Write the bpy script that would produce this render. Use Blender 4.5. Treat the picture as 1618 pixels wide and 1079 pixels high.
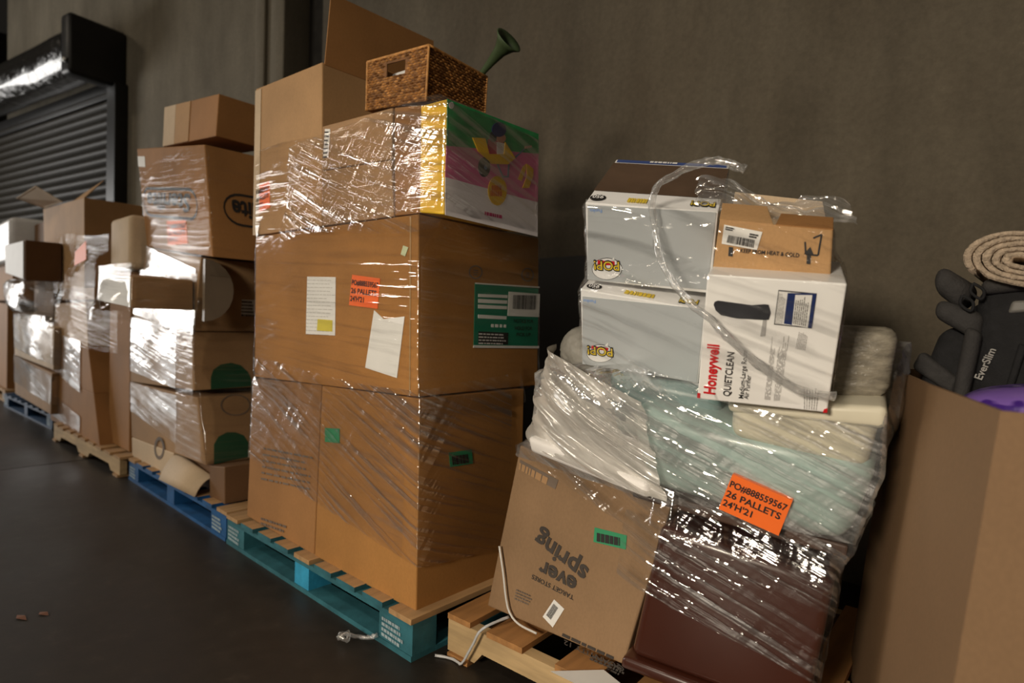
import bpy, bmesh, math, random
from mathutils import Vector, Matrix, Euler, noise
for o in list(bpy.data.objects): bpy.data.objects.remove(o)
SC = bpy.context.scene
COL = SC.collection
RND = random.Random(7)

# ------------------------------------------------------------------ camera
cam_d = bpy.data.cameras.new('camera'); cam = bpy.data.objects.new('camera', cam_d); COL.objects.link(cam)
YAW, PITCH, ROLL = 0.7352, 0.034, 0.0318
F0 = Vector((-math.sin(YAW), math.cos(YAW), 0)); R0 = Vector((math.cos(YAW), math.sin(YAW), 0)); U0 = Vector((0, 0, 1))
FW = F0*math.cos(PITCH) - U0*math.sin(PITCH); UP = F0*math.sin(PITCH) + U0*math.cos(PITCH)
CR = R0*math.cos(ROLL) + UP*math.sin(ROLL); CU = UP*math.cos(ROLL) - R0*math.sin(ROLL)
cam.matrix_world = Matrix(((CR.x, CU.x, -FW.x, 1.4777), (CR.y, CU.y, -FW.y, -1.2003), (CR.z, CU.z, -FW.z, 1.1029), (0, 0, 0, 1)))
cam_d.sensor_width = 36; cam_d.lens = 946.33*36/1618; cam_d.clip_start = 0.02; cam_d.clip_end = 100
cam_d.dof.use_dof = True; cam_d.dof.focus_distance = 1.75; cam_d.dof.aperture_fstop = 2.0
SC.camera = cam

# ------------------------------------------------------------------ light
SC.view_settings.view_transform = 'Standard'; SC.view_settings.look = 'None'
SC.view_settings.gamma = 1; SC.view_settings.use_curve_mapping = False
SC.view_settings.exposure = -0.12
w = bpy.data.worlds.new('warehouse_air'); SC.world = w; w.use_nodes = True
w.node_tree.nodes['Background'].inputs[0].default_value = (0.75, 0.66, 0.55, 1)
w.node_tree.nodes['Background'].inputs[1].default_value = 0.014

def area(name, loc, target, sx, sy, power, col):
    l = bpy.data.lights.new(name, 'AREA'); l.shape = 'RECTANGLE'; l.size = sx; l.size_y = sy; l.energy = power; l.color = col
    o = bpy.data.objects.new(name, l); COL.objects.link(o); o.location = loc
    o.rotation_euler = (Vector(target)-Vector(loc)).to_track_quat('-Z', 'Y').to_euler(); return o
area('open_dock_door_daylight', (-13.0, -3.4, 1.9), (-3, 0, 1.0), 3.2, 3.2, 330, (1.0, 0.97, 0.93))
area('flood_lamp', (1.2, -5.8, 2.5), (0.7, 0, 0.9), 1.1, 0.8, 62, (1.0, 0.87, 0.70)).data.spread = math.radians(80)
area('flood_lamp', (-5.4, -4.2, 3.1), (-1.5, 0, 1.1), 0.6, 0.6, 40, (1.0, 0.90, 0.76))
for x_, p_ in ((-9.5, 45), (-4.6, 40), (-0.8, 32), (3.6, 25)):
    area('high_bay_lamp', (x_, -3.8, 6.3), (x_+0.3, 0, 0.8), 0.7, 0.7, p_, (1.0, 0.86, 0.68))

# ------------------------------------------------------------------ materials
MATS = {}
def new_mat(name):
    m = bpy.data.materials.new(name); m.use_nodes = True
    nt = m.node_tree; b = nt.nodes['Principled BSDF']; return m, nt, b
def nd(nt, t, **kw):
    n = nt.nodes.new(t)
    for k, v in kw.items(): setattr(n, k, v)
    return n
def lk(nt, a, b): nt.links.new(a, b)
def ramp(nt, fac, stops):
    r = nd(nt, 'ShaderNodeValToRGB'); lk(nt, fac, r.inputs[0])
    e = r.color_ramp.elements
    while len(e) < len(stops): e.new(0.5)
    for i, (p, c) in enumerate(stops):
        e[i].position = p; e[i].color = (c[0], c[1], c[2], 1) if hasattr(c, '__len__') else (c, c, c, 1)
    return r.outputs[0]
def tex(nt, scale, stretch=(1, 1, 1), detail=4, rough=0.55, coord='Object', rot=(0, 0, 0)):
    tc = nd(nt, 'ShaderNodeTexCoord'); mp = nd(nt, 'ShaderNodeMapping'); n = nd(nt, 'ShaderNodeTexNoise')
    mp.inputs['Scale'].default_value = stretch; src = tc.outputs[coord]
    if rot[2]:
        mr = nd(nt, 'ShaderNodeMapping'); mr.inputs['Rotation'].default_value = rot; lk(nt, src, mr.inputs[0]); src = mr.outputs[0]
    lk(nt, src, mp.inputs[0]); lk(nt, mp.outputs[0], n.inputs[0])
    n.inputs['Scale'].default_value = scale; n.inputs['Detail'].default_value = detail; n.inputs['Roughness'].default_value = rough
    return n.outputs[0]
def bump(nt, b, h, strength, dist=0.01):
    bp = nd(nt, 'ShaderNodeBump'); bp.inputs['Strength'].default_value = strength; bp.inputs['Distance'].default_value = dist
    lk(nt, h, bp.inputs['Height']); lk(nt, bp.outputs[0], b.inputs['Normal'])
def plain(name, col, rough=0.5, var=0.12, scale=6, metal=0, bs=0.0, bscale=60, stretch=(1, 1, 1), spec=0.4):
    if name in MATS: return MATS[name]
    m, nt, b = new_mat(name)
    f = tex(nt, scale, stretch)
    c = ramp(nt, f, [(0.3, [x*(1-var) for x in col]), (0.7, [min(1, x*(1+var)) for x in col])])
    lk(nt, c, b.inputs['Base Color']); b.inputs['Roughness'].default_value = rough; b.inputs['Metallic'].default_value = metal
    b.inputs['Specular IOR Level'].default_value = spec
    if bs: bump(nt, b, tex(nt, bscale, stretch), bs)
    MATS[name] = m; return m
def kraft(name, col, var=0.16):
    if name in MATS: return MATS[name]
    m, nt, b = new_mat(name)
    big = tex(nt, 2.3, (1, 1, 1), 3); fine = tex(nt, 140, (1, 1, 0.7), 3)
    c1 = ramp(nt, big, [(0.3, [x*(1-var) for x in col]), (0.7, [x*(1+var) for x in col])])
    c2 = ramp(nt, fine, [(0.35, (0.95, 0.95, 0.95)), (0.65, (1.03, 1.03, 1.03))])
    mx = nd(nt, 'ShaderNodeMixRGB', blend_type='MULTIPLY'); mx.inputs[0].default_value = 1
    lk(nt, c1, mx.inputs[1]); lk(nt, c2, mx.inputs[2]); lk(nt, mx.outputs[0], b.inputs['Base Color'])
    b.inputs['Roughness'].default_value = 0.72; b.inputs['Specular IOR Level'].default_value = 0.25
    wv = nd(nt, 'ShaderNodeTexWave'); wv.inputs['Scale'].default_value = 55; tc = nd(nt, 'ShaderNodeTexCoord')
    lk(nt, tc.outputs['Object'], wv.inputs[0]); bump(nt, b, wv.outputs[1], 0.06, 0.002)
    MATS[name] = m; return m
def film_mat(name, base, streak, rough, tint=(1, 1, 1), milk=0.15, rot=0.12, su=1.6, sv=42, k0=0.5, k1=0.78, bstr=0.005, patch=(0.35, 0.7, 0.15), fres=0.35):
    if name in MATS: return MATS[name]
    m = bpy.data.materials.new(name); m.use_nodes = True; nt = m.node_tree; nt.nodes.clear()
    out = nd(nt, 'ShaderNodeOutputMaterial')
    st = tex(nt, 1.0, (su, sv, 1), 2.5, 0.5, 'UV', (0, 0, rot))
    st2 = tex(nt, 1.0, (su*2.2, sv*0.45, 1), 2, 0.5, 'UV', (0, 0, -rot*2.4))
    big = tex(nt, 1.0, (1.5, 3.4, 1), 4, 0.55, 'UV', (0, 0, rot))
    s = ramp(nt, st, [(k0, 0.0), (k1, 1.0)]); bg = ramp(nt, big, [(patch[0], patch[2]), (patch[1], 1.0)])
    mul = nd(nt, 'ShaderNodeMath', operation='MULTIPLY'); lk(nt, s, mul.inputs[0]); lk(nt, bg, mul.inputs[1])
    m2 = nd(nt, 'ShaderNodeMath', operation='MULTIPLY_ADD'); lk(nt, mul.outputs[0], m2.inputs[0]); m2.inputs[1].default_value = streak
    m4 = nd(nt, 'ShaderNodeMath', operation='MULTIPLY'); lk(nt, bg, m4.inputs[0]); m4.inputs[1].default_value = base; lk(nt, m4.outputs[0], m2.inputs[2])
    lw_ = nd(nt, 'ShaderNodeLayerWeight'); lw_.inputs[0].default_value = 0.18
    m3 = nd(nt, 'ShaderNodeMath', operation='MULTIPLY_ADD', use_clamp=True); lk(nt, lw_.outputs[0], m3.inputs[0]); m3.inputs[1].default_value = fres; lk(nt, m2.outputs[0], m3.inputs[2])
    hs = nd(nt, 'ShaderNodeMath', operation='ADD'); lk(nt, st, hs.inputs[0]); lk(nt, st2, hs.inputs[1])
    bp = nd(nt, 'ShaderNodeBump'); bp.inputs['Strength'].default_value = 1.0; bp.inputs['Distance'].default_value = bstr; lk(nt, hs.outputs[0], bp.inputs['Height'])
    tr = nd(nt, 'ShaderNodeBsdfTransparent'); tr.inputs[0].default_value = (0.985, 0.985, 0.98, 1)
    gl = nd(nt, 'ShaderNodeBsdfGlossy'); gl.inputs['Color'].default_value = (1, 1, 1, 1); gl.inputs['Roughness'].default_value = rough; lk(nt, bp.outputs[0], gl.inputs['Normal'])
    df = nd(nt, 'ShaderNodeBsdfDiffuse'); df.inputs[0].default_value = (*[0.85*t for t in tint], 1)
    mg = nd(nt, 'ShaderNodeMixShader'); mg.inputs[0].default_value = milk; lk(nt, gl.outputs[0], mg.inputs[1]); lk(nt, df.outputs[0], mg.inputs[2])
    mo = nd(nt, 'ShaderNodeMixShader'); lk(nt, m3.outputs[0], mo.inputs[0]); lk(nt, tr.outputs[0], mo.inputs[1]); lk(nt, mg.outputs[0], mo.inputs[2])
    lk(nt, mo.outputs[0], out.inputs[0]); MATS[name] = m; return m
def concrete(name, c0, c1, rough, streak=True, bs=0.15):
    m, nt, b = new_mat(name)
    n1 = tex(nt, 1.1, (1, 1, 0.45), 7, 0.62); n2 = tex(nt, 3.2, (1.2, 1.2, 0.28 if streak else 1.0), 6, 0.62); n3 = tex(nt, 38, (1, 1, 1), 4, 0.7)
    a = ramp(nt, n1, [(0.32, c0), (0.68, c1)])
    s = ramp(nt, n2, [(0.3, 0.80), (0.55, 1.0), (0.8, 1.18)]); g = ramp(nt, n3, [(0.3, 0.86), (0.7, 1.1), (0.8, 1.5)])
    m1 = nd(nt, 'ShaderNodeMixRGB', blend_type='MULTIPLY'); m1.inputs[0].default_value = 1; lk(nt, a, m1.inputs[1]); lk(nt, s, m1.inputs[2])
    m2 = nd(nt, 'ShaderNodeMixRGB', blend_type='MULTIPLY'); m2.inputs[0].default_value = 1; lk(nt, m1.outputs[0], m2.inputs[1]); lk(nt, g, m2.inputs[2])
    lk(nt, m2.outputs[0], b.inputs['Base Color']); b.inputs['Roughness'].default_value = rough; b.inputs['Specular IOR Level'].default_value = 0.3
    bump(nt, b, n3, bs, 0.01); MATS[name] = m; return m
def wood(name, col, var=0.25, axis=1):
    m, nt, b = new_mat(name)
    st = [14, 14, 14]; st[axis] = 1.2
    n = tex(nt, 1.6, tuple(st), 5, 0.6); n2 = tex(nt, 3, (1, 1, 1), 3)
    c = ramp(nt, n, [(0.3, [x*(1-var) for x in col]), (0.7, [x*(1+var) for x in col])])
    s = ramp(nt, n2, [(0.3, 0.8), (0.7, 1.15)])
    mx = nd(nt, 'ShaderNodeMixRGB', blend_type='MULTIPLY'); mx.inputs[0].default_value = 1; lk(nt, c, mx.inputs[1]); lk(nt, s, mx.inputs[2])
    lk(nt, mx.outputs[0], b.inputs['Base Color']); b.inputs['Roughness'].default_value = 0.75; bump(nt, b, n, 0.2, 0.004)
    MATS[name] = m; return m

K1 = kraft('kraft_orange', (0.38, 0.18, 0.05)); K2 = kraft('kraft_tan', (0.45, 0.265, 0.12)); K3 = kraft('kraft_brown', (0.33, 0.16, 0.055))
K4 = kraft('kraft_grey_brown', (0.36, 0.215, 0.105)); K5 = kraft('kraft_pale', (0.58, 0.44, 0.29)); K6 = kraft('kraft_dark', (0.16, 0.085, 0.04))
TAPE = plain('packing_tape', (0.40, 0.25, 0.11), 0.3, 0.08)
WHITE = plain('white_paper', (0.80, 0.79, 0.76), 0.6, 0.05); ORANGE = plain('orange_paper', (0.95, 0.17, 0.02), 0.55, 0.05)
INK = plain('black_ink', (0.018, 0.016, 0.016), 0.6, 0.1); GREY_INK = plain('grey_ink', (0.16, 0.12, 0.09), 0.7, 0.3)
GREEN = plain('green_sticker', (0.03, 0.27, 0.12), 0.5, 0.08); TEALG = plain('label_green', (0.01, 0.20, 0.115), 0.4, 0.08)
DGREEN = plain('dark_green_print', (0.012, 0.085, 0.04), 0.6, 0.12)
FILM = film_mat('stretch_film_clear', 0.09, 0.35, 0.09, milk=0.05, rot=0.06)
FILM_T = film_mat('stretch_film_single', 0.012, 0.16, 0.09, milk=0.05, rot=0.1, fres=0.10)
FILM_W = film_mat('stretch_film_layered', 0.30, 0.40, 0.16, (1, 0.99, 0.97), 0.12, rot=0.15, k0=0.42, k1=0.7, bstr=0.003, patch=(0.38, 0.56, 0.04))
FILM_S = film_mat('stretch_film_streaky', 0.08, 0.6, 0.09, milk=0.10, rot=0.38, sv=52, k0=0.48, k1=0.64, bstr=0.008)

# ------------------------------------------------------------------ mesh helpers
def V3(p): return Vector(p)
def link(name, me, mat=None, parent=None):
    o = bpy.data.objects.new(name, me); COL.objects.link(o)
    if mat is not None:
        for m in (mat if isinstance(mat, (list, tuple)) else [mat]): me.materials.append(m)
    if parent is not None: put(o, parent)
    return o
def put(o, parent):
    o.parent = parent; o.matrix_parent_inverse = Matrix.Translation(parent.location).inverted()
def tag(o, label, cat, group=None):
    o['label'] = label; o['category'] = cat
    if group: o['group'] = group
    return o
def struct(o): o['kind'] = 'structure'; return o
def empty(name, loc):
    o = bpy.data.objects.new(name, None); COL.objects.link(o); o.location = loc; o.empty_display_size = 0.1; return o
def pymesh(name, vs, fs, mat=None, parent=None, smooth=False, uv=None, origin=None, fm=None):
    me = bpy.data.meshes.new(name); og = Vector(origin) if origin is not None else Vector((0, 0, 0))
    me.from_pydata([tuple(Vector(v)-og) for v in vs], [], fs); me.update()
    if smooth: me.polygons.foreach_set('use_smooth', [True]*len(me.polygons))
    if fm:
        for p, i in zip(me.polygons, fm): p.material_index = i
    if uv:
        l = me.uv_layers.new(name='UVMap')
        for lp in me.loops: l.data[lp.index].uv = uv[lp.vertex_index]
    o = link(name, me, mat, parent); 
    if origin is not None:
        o.location = og
        if parent is not None: o.matrix_parent_inverse = Matrix.Translation(parent.location).inverted()
    return o
def hex8(b):
    a = [Vector(x) for x in b[:4]]; d = Vector(b[4]); return a + [p+d for p in a]
HF = [(0, 1, 2, 3), (5, 4, 7, 6), (1, 5, 6, 2), (4, 0, 3, 7), (3, 2, 6, 7), (4, 5, 1, 0)]
def hexa(name, pts, mat, parent=None, bev=0.004, seg=2, smooth=True, base=True):
    """closed six-sided block from eight corner points; origin at its base centre"""
    og = sum(pts, Vector())/8; og.z = min(p.z for p in pts)
    bm = bmesh.new(); vs = [bm.verts.new(p-og) for p in pts]
    for f in HF: bm.faces.new([vs[i] for i in f])
    if bev: bmesh.ops.bevel(bm, geom=list(bm.edges), offset=bev, segments=seg, profile=0.5, affect='EDGES', clamp_overlap=True)
    bmesh.ops.recalc_face_normals(bm, faces=bm.faces)
    me = bpy.data.meshes.new(name); bm.to_mesh(me); bm.free()
    if smooth and bev > 0.009: me.polygons.foreach_set('use_smooth', [True]*len(me.polygons))
    o = link(name, me, mat); o.location = og
    if parent is not None: put(o, parent)
    return o
def boxpts(x0, x1, y0, y1, z0, z1):
    return [Vector(p) for p in ((x0, y0, z0), (x1, y0, z0), (x1, y0, z1), (x0, y0, z1), (x0, y1, z0), (x1, y1, z0), (x1, y1, z1), (x0, y1, z1))]
def xf(pts, M): return [M @ p for p in pts]
def tube(name, pts, r, mat, parent=None, k=7, wob=0.0, seed=0, flat=1.0):
    P = [Vector(p) for p in pts]
    # catmull-rom refine
    Q = []
    for i in range(len(P)-1):
        a = P[max(0, i-1)]; b = P[i]; c = P[i+1]; d = P[min(len(P)-1, i+2)]
        for t in (0, .2, .4, .6, .8):
            Q.append(0.5*((2*b)+(c-a)*t+(2*a-5*b+4*c-d)*t*t+(3*b-a-3*c+d)*t**3))
    Q.append(P[-1]); vs = []; fs = []; uv = []
    for i, q in enumerate(Q):
        t = (Q[min(i+1, len(Q)-1)]-Q[max(0, i-1)]).normalized(); u = t.cross(Vector((0.3, -0.8, 0.5))).normalized(); w_ = t.cross(u)
        for j in range(k):
            a = 2*math.pi*j/k + i*0.35*(wob > 0)
            rr = r*(1+wob*noise.noise(Vector((i*0.5, j*1.3, seed))))
            vs.append(q+u*math.cos(a)*rr+w_*math.sin(a)*rr*flat); uv.append((i*0.02, j/k*0.1))
    for i in range(len(Q)-1):
        for j in range(k): fs.append((i*k+j, i*k+(j+1) % k, (i+1)*k+(j+1) % k, (i+1)*k+j))
    fs.append(tuple(range(k-1, -1, -1))); fs.append(tuple((len(Q)-1)*k+j for j in range(k)))
    return pymesh(name, vs, fs, mat, parent, True, uv, origin=Q[len(Q)//2])
def lathe(name, prof, M, mat, parent=None, k=20):
    vs = []; fs = []
    for (r, z) in prof:
        for j in range(k):
            a = 2*math.pi*j/k; vs.append(M @ Vector((r*math.cos(a), r*math.sin(a), z)))
    for i in range(len(prof)-1):
        for j in range(k): fs.append((i*k+j, i*k+(j+1) % k, (i+1)*k+(j+1) % k, (i+1)*k+j))
    return pymesh(name, vs, fs, mat, parent, True, origin=M.translation)
def blob(name, c, r, mat, parent=None, amp=0.18, fr=3.0, seed=0, sub=4, R=None, sq=1.0):
    bm = bmesh.new(); bmesh.ops.create_icosphere(bm, subdivisions=sub, radius=1.0)
    for v in bm.verts:
        n = v.co.copy()
        if sq != 1.0: n = Vector([math.copysign(abs(x)**sq, x) for x in n])
        rid = 1-abs(noise.noise(v.co*fr+Vector((seed, 0, 0))))*2
        d = 1+amp*(noise.noise(v.co*1.4+Vector((seed*3, 1, 0)))+0.45*rid*0.6)
        q = Vector((n.x*r[0]*d, n.y*r[1]*d, n.z*r[2]*d)); v.co = (R @ q) if R else q
    me = bpy.data.meshes.new(name); bm.to_mesh(me); bm.free(); me.polygons.foreach_set('use_smooth', [True]*len(me.polygons))
    uvl = me.uv_layers.new(name='UVMap')
    for lp in me.loops: p = me.vertices[lp.vertex_index].co; uvl.data[lp.index].uv = (p.x+p.y, p.z)
    o = link(name, me, mat); o.location = c
    if parent is not None: put(o, parent)
    return o

# ---- faces, stickers, prints, lettering
FACES = {}
def face(b, f):
    a = [Vector(x) for x in BOX[b][:4]]; d = Vector(BOX[b][4])
    return {'F': a, 'R': [a[1], a[1]+d, a[2]+d, a[2]], 'T': [a[3], a[2], a[2]+d, a[3]+d]}[f]
def fpt(P, u, v, off=0.0):
    n = (P[1]-P[0]).cross(P[3]-P[0]).normalized()
    return P[0]*(1-u)*(1-v)+P[1]*u*(1-v)+P[2]*u*v+P[3]*(1-u)*v + n*off
def decal(root, key, name, mat, lvl=1, uvs=None, thick=False):
    """flat print or sticker cut to a polygon on one side of a box"""
    b, f, q = PRT[key]; P = face(b, f); q = uvs or q
    top = [fpt(P, u, v, 0.0008*lvl+0.0012) for u, v in q]
    n = len(top); vs = list(top); fs = [tuple(range(n))]
    bot = [fpt(P, u, v, 0.0003) for u, v in q]; vs += bot
    for i in range(n): fs.append((i, n+i, n+(i+1) % n, (i+1) % n))
    return pymesh(name, vs, fs, mat, root, origin=sum(top, Vector())/n)
def text_mesh(s, bold=0.0, shear=0.0):
    c = bpy.data.curves.new('lettering', 'FONT'); c.body = s; c.size = 1; c.offset = bold; c.shear = shear; c.resolution_u = 3; c.fill_mode = 'FRONT'
    o = bpy.data.objects.new('lettering', c); COL.objects.link(o); bpy.context.view_layer.update()
    dg = bpy.context.evaluated_depsgraph_get(); me = bpy.data.meshes.new_from_object(o.evaluated_get(dg))
    bpy.data.objects.remove(o); bpy.data.curves.remove(c); return me
def lettering(root, P, s, a, b, mat, name='lettering', h=None, bold=0.015, lvl=2, squeeze=None, shear=0.0):
    """text whose baseline runs from point a to point b (u,v on face P); stretched to that width"""
    me = text_mesh(s, bold, shear); xs = [v.co.x for v in me.vertices]; 
    if not xs: return None
    x0, x1 = min(xs), max(xs); A = fpt(P, *a); B = fpt(P, *b); ex = (B-A); L = ex.length; ex.normalize()
    n = (P[1]-P[0]).cross(P[3]-P[0]).normalized(); ey = n.cross(ex); sx = L/(x1-x0); sy = (h/0.72) if h else sx
    og = (A+B)/2
    for v in me.vertices: v.co = A + ex*((v.co.x-x0)*sx) + ey*(v.co.y*sy) + n*(0.0008*lvl+0.0014) - og
    me.materials.clear(); me.name = name; o = link(name, me, mat); o.location = og; put(o, root); return o
def scribble(root, P, quad, rows, mat, name='fine_print', lvl=2, fill=0.6, seed=1, bars=False, vert=False):
    """rows of tiny unreadable marks, or the bars of a barcode, inside a (u,v) quad"""
    rn = random.Random(seed); Q = [fpt(P, u, v, 0.0008*lvl+0.0013) for u, v in quad]; vs = []; fs = []
    def g(u, v): return Q[0]*(1-u)*(1-v)+Q[1]*u*(1-v)+Q[2]*u*v+Q[3]*(1-u)*v
    def rect(u0, u1, v0, v1):
        i = len(vs)
        vs.extend([g(v0, u0), g(v1, u0), g(v1, u1), g(v0, u1)] if vert else [g(u0, v0), g(u1, v0), g(u1, v1), g(u0, v1)]); fs.append((i, i+1, i+2, i+3))
    if bars:
        u = 0.0
        while u < 0.98:
            w_ = rn.uniform(0.008, 0.03); rect(u, min(1, u+w_), 0, 1); u += w_+rn.uniform(0.008, 0.025)
    else:
        for r in range(rows):
            v0 = r/rows; v1 = v0+fill/rows; u = 0.0; end = rn.uniform(0.75, 1.0)
            while u < end-0.03:
                w_ = rn.uniform(0.04, 0.16); rect(u, min(end, u+w_), v0, v1); u += w_+0.025
    return pymesh(name, vs, fs, mat, root, origin=sum(Q, Vector())/4)
def orange_label(root, key, L0=1):
    s = decal(root, key, 'orange_label', ORANGE, L0); b, f, q = PRT[key]; P = face(b, f)
    def g(u, v): return tuple((1-u)*(1-v)*q[0][i]+u*(1-v)*q[1][i]+u*v*q[2][i]+(1-u)*v*q[3][i] for i in (0, 1))
    H = (fpt(P, *q[3])-fpt(P, *q[0])).length
    lettering(root, P, 'PO#888559567', g(0.03, 0.68), g(0.97, 0.68), INK, h=H*0.17, bold=0.025, lvl=L0+1)
    lettering(root, P, '26 PALLETS', g(0.03, 0.41), g(0.93, 0.41), INK, h=H*0.17, bold=0.025, lvl=L0+1)
    lettering(root, P, "24'H'21", g(0.03, 0.15), g(0.52, 0.15), INK, h=H*0.17, bold=0.025, lvl=L0+1)
def carton(b, name, label, mat, cat='box', group=None, bev=0.004, tape=None, seam=True):
    o = hexa(name, hex8(BOX[b]), mat, bev=bev); tag(o, label, cat, group)
    if tape:
        P = face(b, tape[0]); u = tape[1]; wd = tape[2] if len(tape) > 2 else 0.035
        q = [(u-wd, 0.01), (u+wd, 0.01), (u+wd, 0.99), (u-wd, 0.99)]
        t = [fpt(P, a, c, 0.0014) for a, c in q]+[fpt(P, a, c, 0.0002) for a, c in q]
        pymesh('tape', t, [(0, 1, 2, 3), (0, 4, 5, 1), (1, 5, 6, 2), (2, 6, 7, 3), (3, 7, 4, 0)], TAPE, o, origin=t[0])
    return o
def panel(name, a, b, c, d, th, mat, parent):
    """sheet of board through four points with thickness"""
    n = (b-a).cross(d-a).normalized()*th
    return hexa(name, [a, b, c, d, a-n, b-n, c-n, d-n], mat, parent, bev=0.001, seg=1)

# ---- stretch film around a stack
def hull2(pts):
    pts = sorted(set((round(p[0], 5), round(p[1], 5)) for p in pts))
    if len(pts) < 3: return pts
    def half(seq):
        h = []
        for p in seq:
            while len(h) > 1 and (h[-1][0]-h[-2][0])*(p[1]-h[-2][1])-(h[-1][1]-h[-2][1])*(p[0]-h[-2][0]) <= 0: h.pop()
            h.append(p)
        return h
    a = half(pts); b = half(pts[::-1]); return a[:-1]+b[:-1]
EDG = [(0, 1), (1, 2), (2, 3), (3, 0), (4, 5), (5, 6), (6, 7), (7, 4), (0, 4), (1, 5), (2, 6), (3, 7)]
class Wrap:
    """radial outline of a stack at many heights, the film is stretched over it"""
    def __init__(s, hexes, cx, cy, z0, z1, nz=70, na=220, sm=3):
        s.cx, s.cy, s.z0, s.z1, s.nz = cx, cy, z0, z1, nz
        ang = [2*math.pi*i/na-math.pi for i in range(na)]
        for h in hexes:
            for p in h:
                a = math.atan2(p.y-cy, p.x-cx)
                if all(abs(a-x) > 0.008 for x in ang[na:]): ang.append(a)
        s.ang = sorted(ang); s.na = len(s.ang); s.R = []
        for i in range(nz):
            z = z0+(z1-z0)*i/(nz-1); pts = []
            for h in hexes:
                for (p, q) in EDG:
                    p, q = h[p], h[q]
                    if (p.z-z)*(q.z-z) <= 0 and abs(p.z-q.z) > 1e-6:
                        t = (z-p.z)/(q.z-p.z); pts.append((p.x+(q.x-p.x)*t, p.y+(q.y-p.y)*t))
            H = hull2(pts) if len(pts) > 2 else []
            row = []
            for a in s.ang:
                dx, dy = math.cos(a), math.sin(a); best = 0
                for k in range(len(H)):
                    x0, y0 = H[k]; x1, y1 = H[(k+1) % len(H)]; x0 -= cx; y0 -= cy; x1 -= cx; y1 -= cy
                    ex, ey = x1-x0, y1-y0; den = dx*ey-dy*ex
                    if abs(den) < 1e-9: continue
                    t = (x0*ey-y0*ex)/den; w_ = (x0*dy-y0*dx)/den
                    if t > 0 and -0.001 <= w_ <= 1.001: best = max(best, t)
                row.append(best if best > 0 else (s.R[-1][len(row)] if s.R else 0.3))
            s.R.append(row)
        for _ in range(1):
            mx = [[max(s.R[k][j] for k in range(max(0, i-sm), min(nz, i+sm+1))) for j in range(s.na)] for i in range(nz)]
            s.R = [[sum(mx[k][j] for k in range(max(0, i-sm), min(nz, i+sm+1)))/(min(nz, i+sm+1)-max(0, i-sm)) for j in range(s.na)] for i in range(nz)]
    def r(s, j, z):
        t = max(0, min(s.nz-1.001, (z-s.z0)/(s.z1-s.z0)*(s.nz-1))); i = int(t); t -= i
        return s.R[i][j]*(1-t)+s.R[i+1][j]*t
    def sheet(s, name, lo, hi, off, mat, parent, a0=-math.pi, a1=math.pi, rows=26, amp=0.004, seed=0, slope=0.0):
        idx = [j for j, a in enumerate(s.ang) if a0 <= a <= a1]; vs = []; fs = []; uv = []
        arc = [0.0]
        for k in range(1, len(idx)):
            p = s.r(idx[k-1], (s.z0+s.z1)/2); q = s.r(idx[k], (s.z0+s.z1)/2)
            arc.append(arc[-1]+math.hypot(p*math.cos(s.ang[idx[k-1]])-q*math.cos(s.ang[idx[k]]), p*math.sin(s.ang[idx[k-1]])-q*math.sin(s.ang[idx[k]])))
        for k, j in enumerate(idx):
            a = s.ang[j]; l = lo(arc[k]); h = hi(arc[k])
            for i in range(rows+1):
                z = l+(h-l)*i/rows; u = arc[k]
                wr = amp*(noise.noise(Vector((u*1.6, (z+u*slope)*38, seed)))+0.8*noise.noise(Vector((u*5, z*9, seed+5))))
                edge = 0.004*noise.noise(Vector((u*14, i*0.9, seed+9)))
                rr = s.r(j, z)+off+wr+amp*0.6
                vs.append(Vector((s.cx+rr*math.cos(a), s.cy+rr*math.sin(a), z+edge))); uv.append((u, z))
        n = rows+1
        for k in range(len(idx)-1):
            for i in range(rows): fs.append((k*n+i, (k+1)*n+i, (k+1)*n+i+1, k*n+i+1))
        if a1-a0 > 6.2:
            k = len(idx)-1
            for i in range(rows): fs.append((k*n+i, i, i+1, k*n+i+1))
        return pymesh(name, vs, fs, mat, parent, True, uv, origin=(s.cx, s.cy, s.z0))
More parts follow.
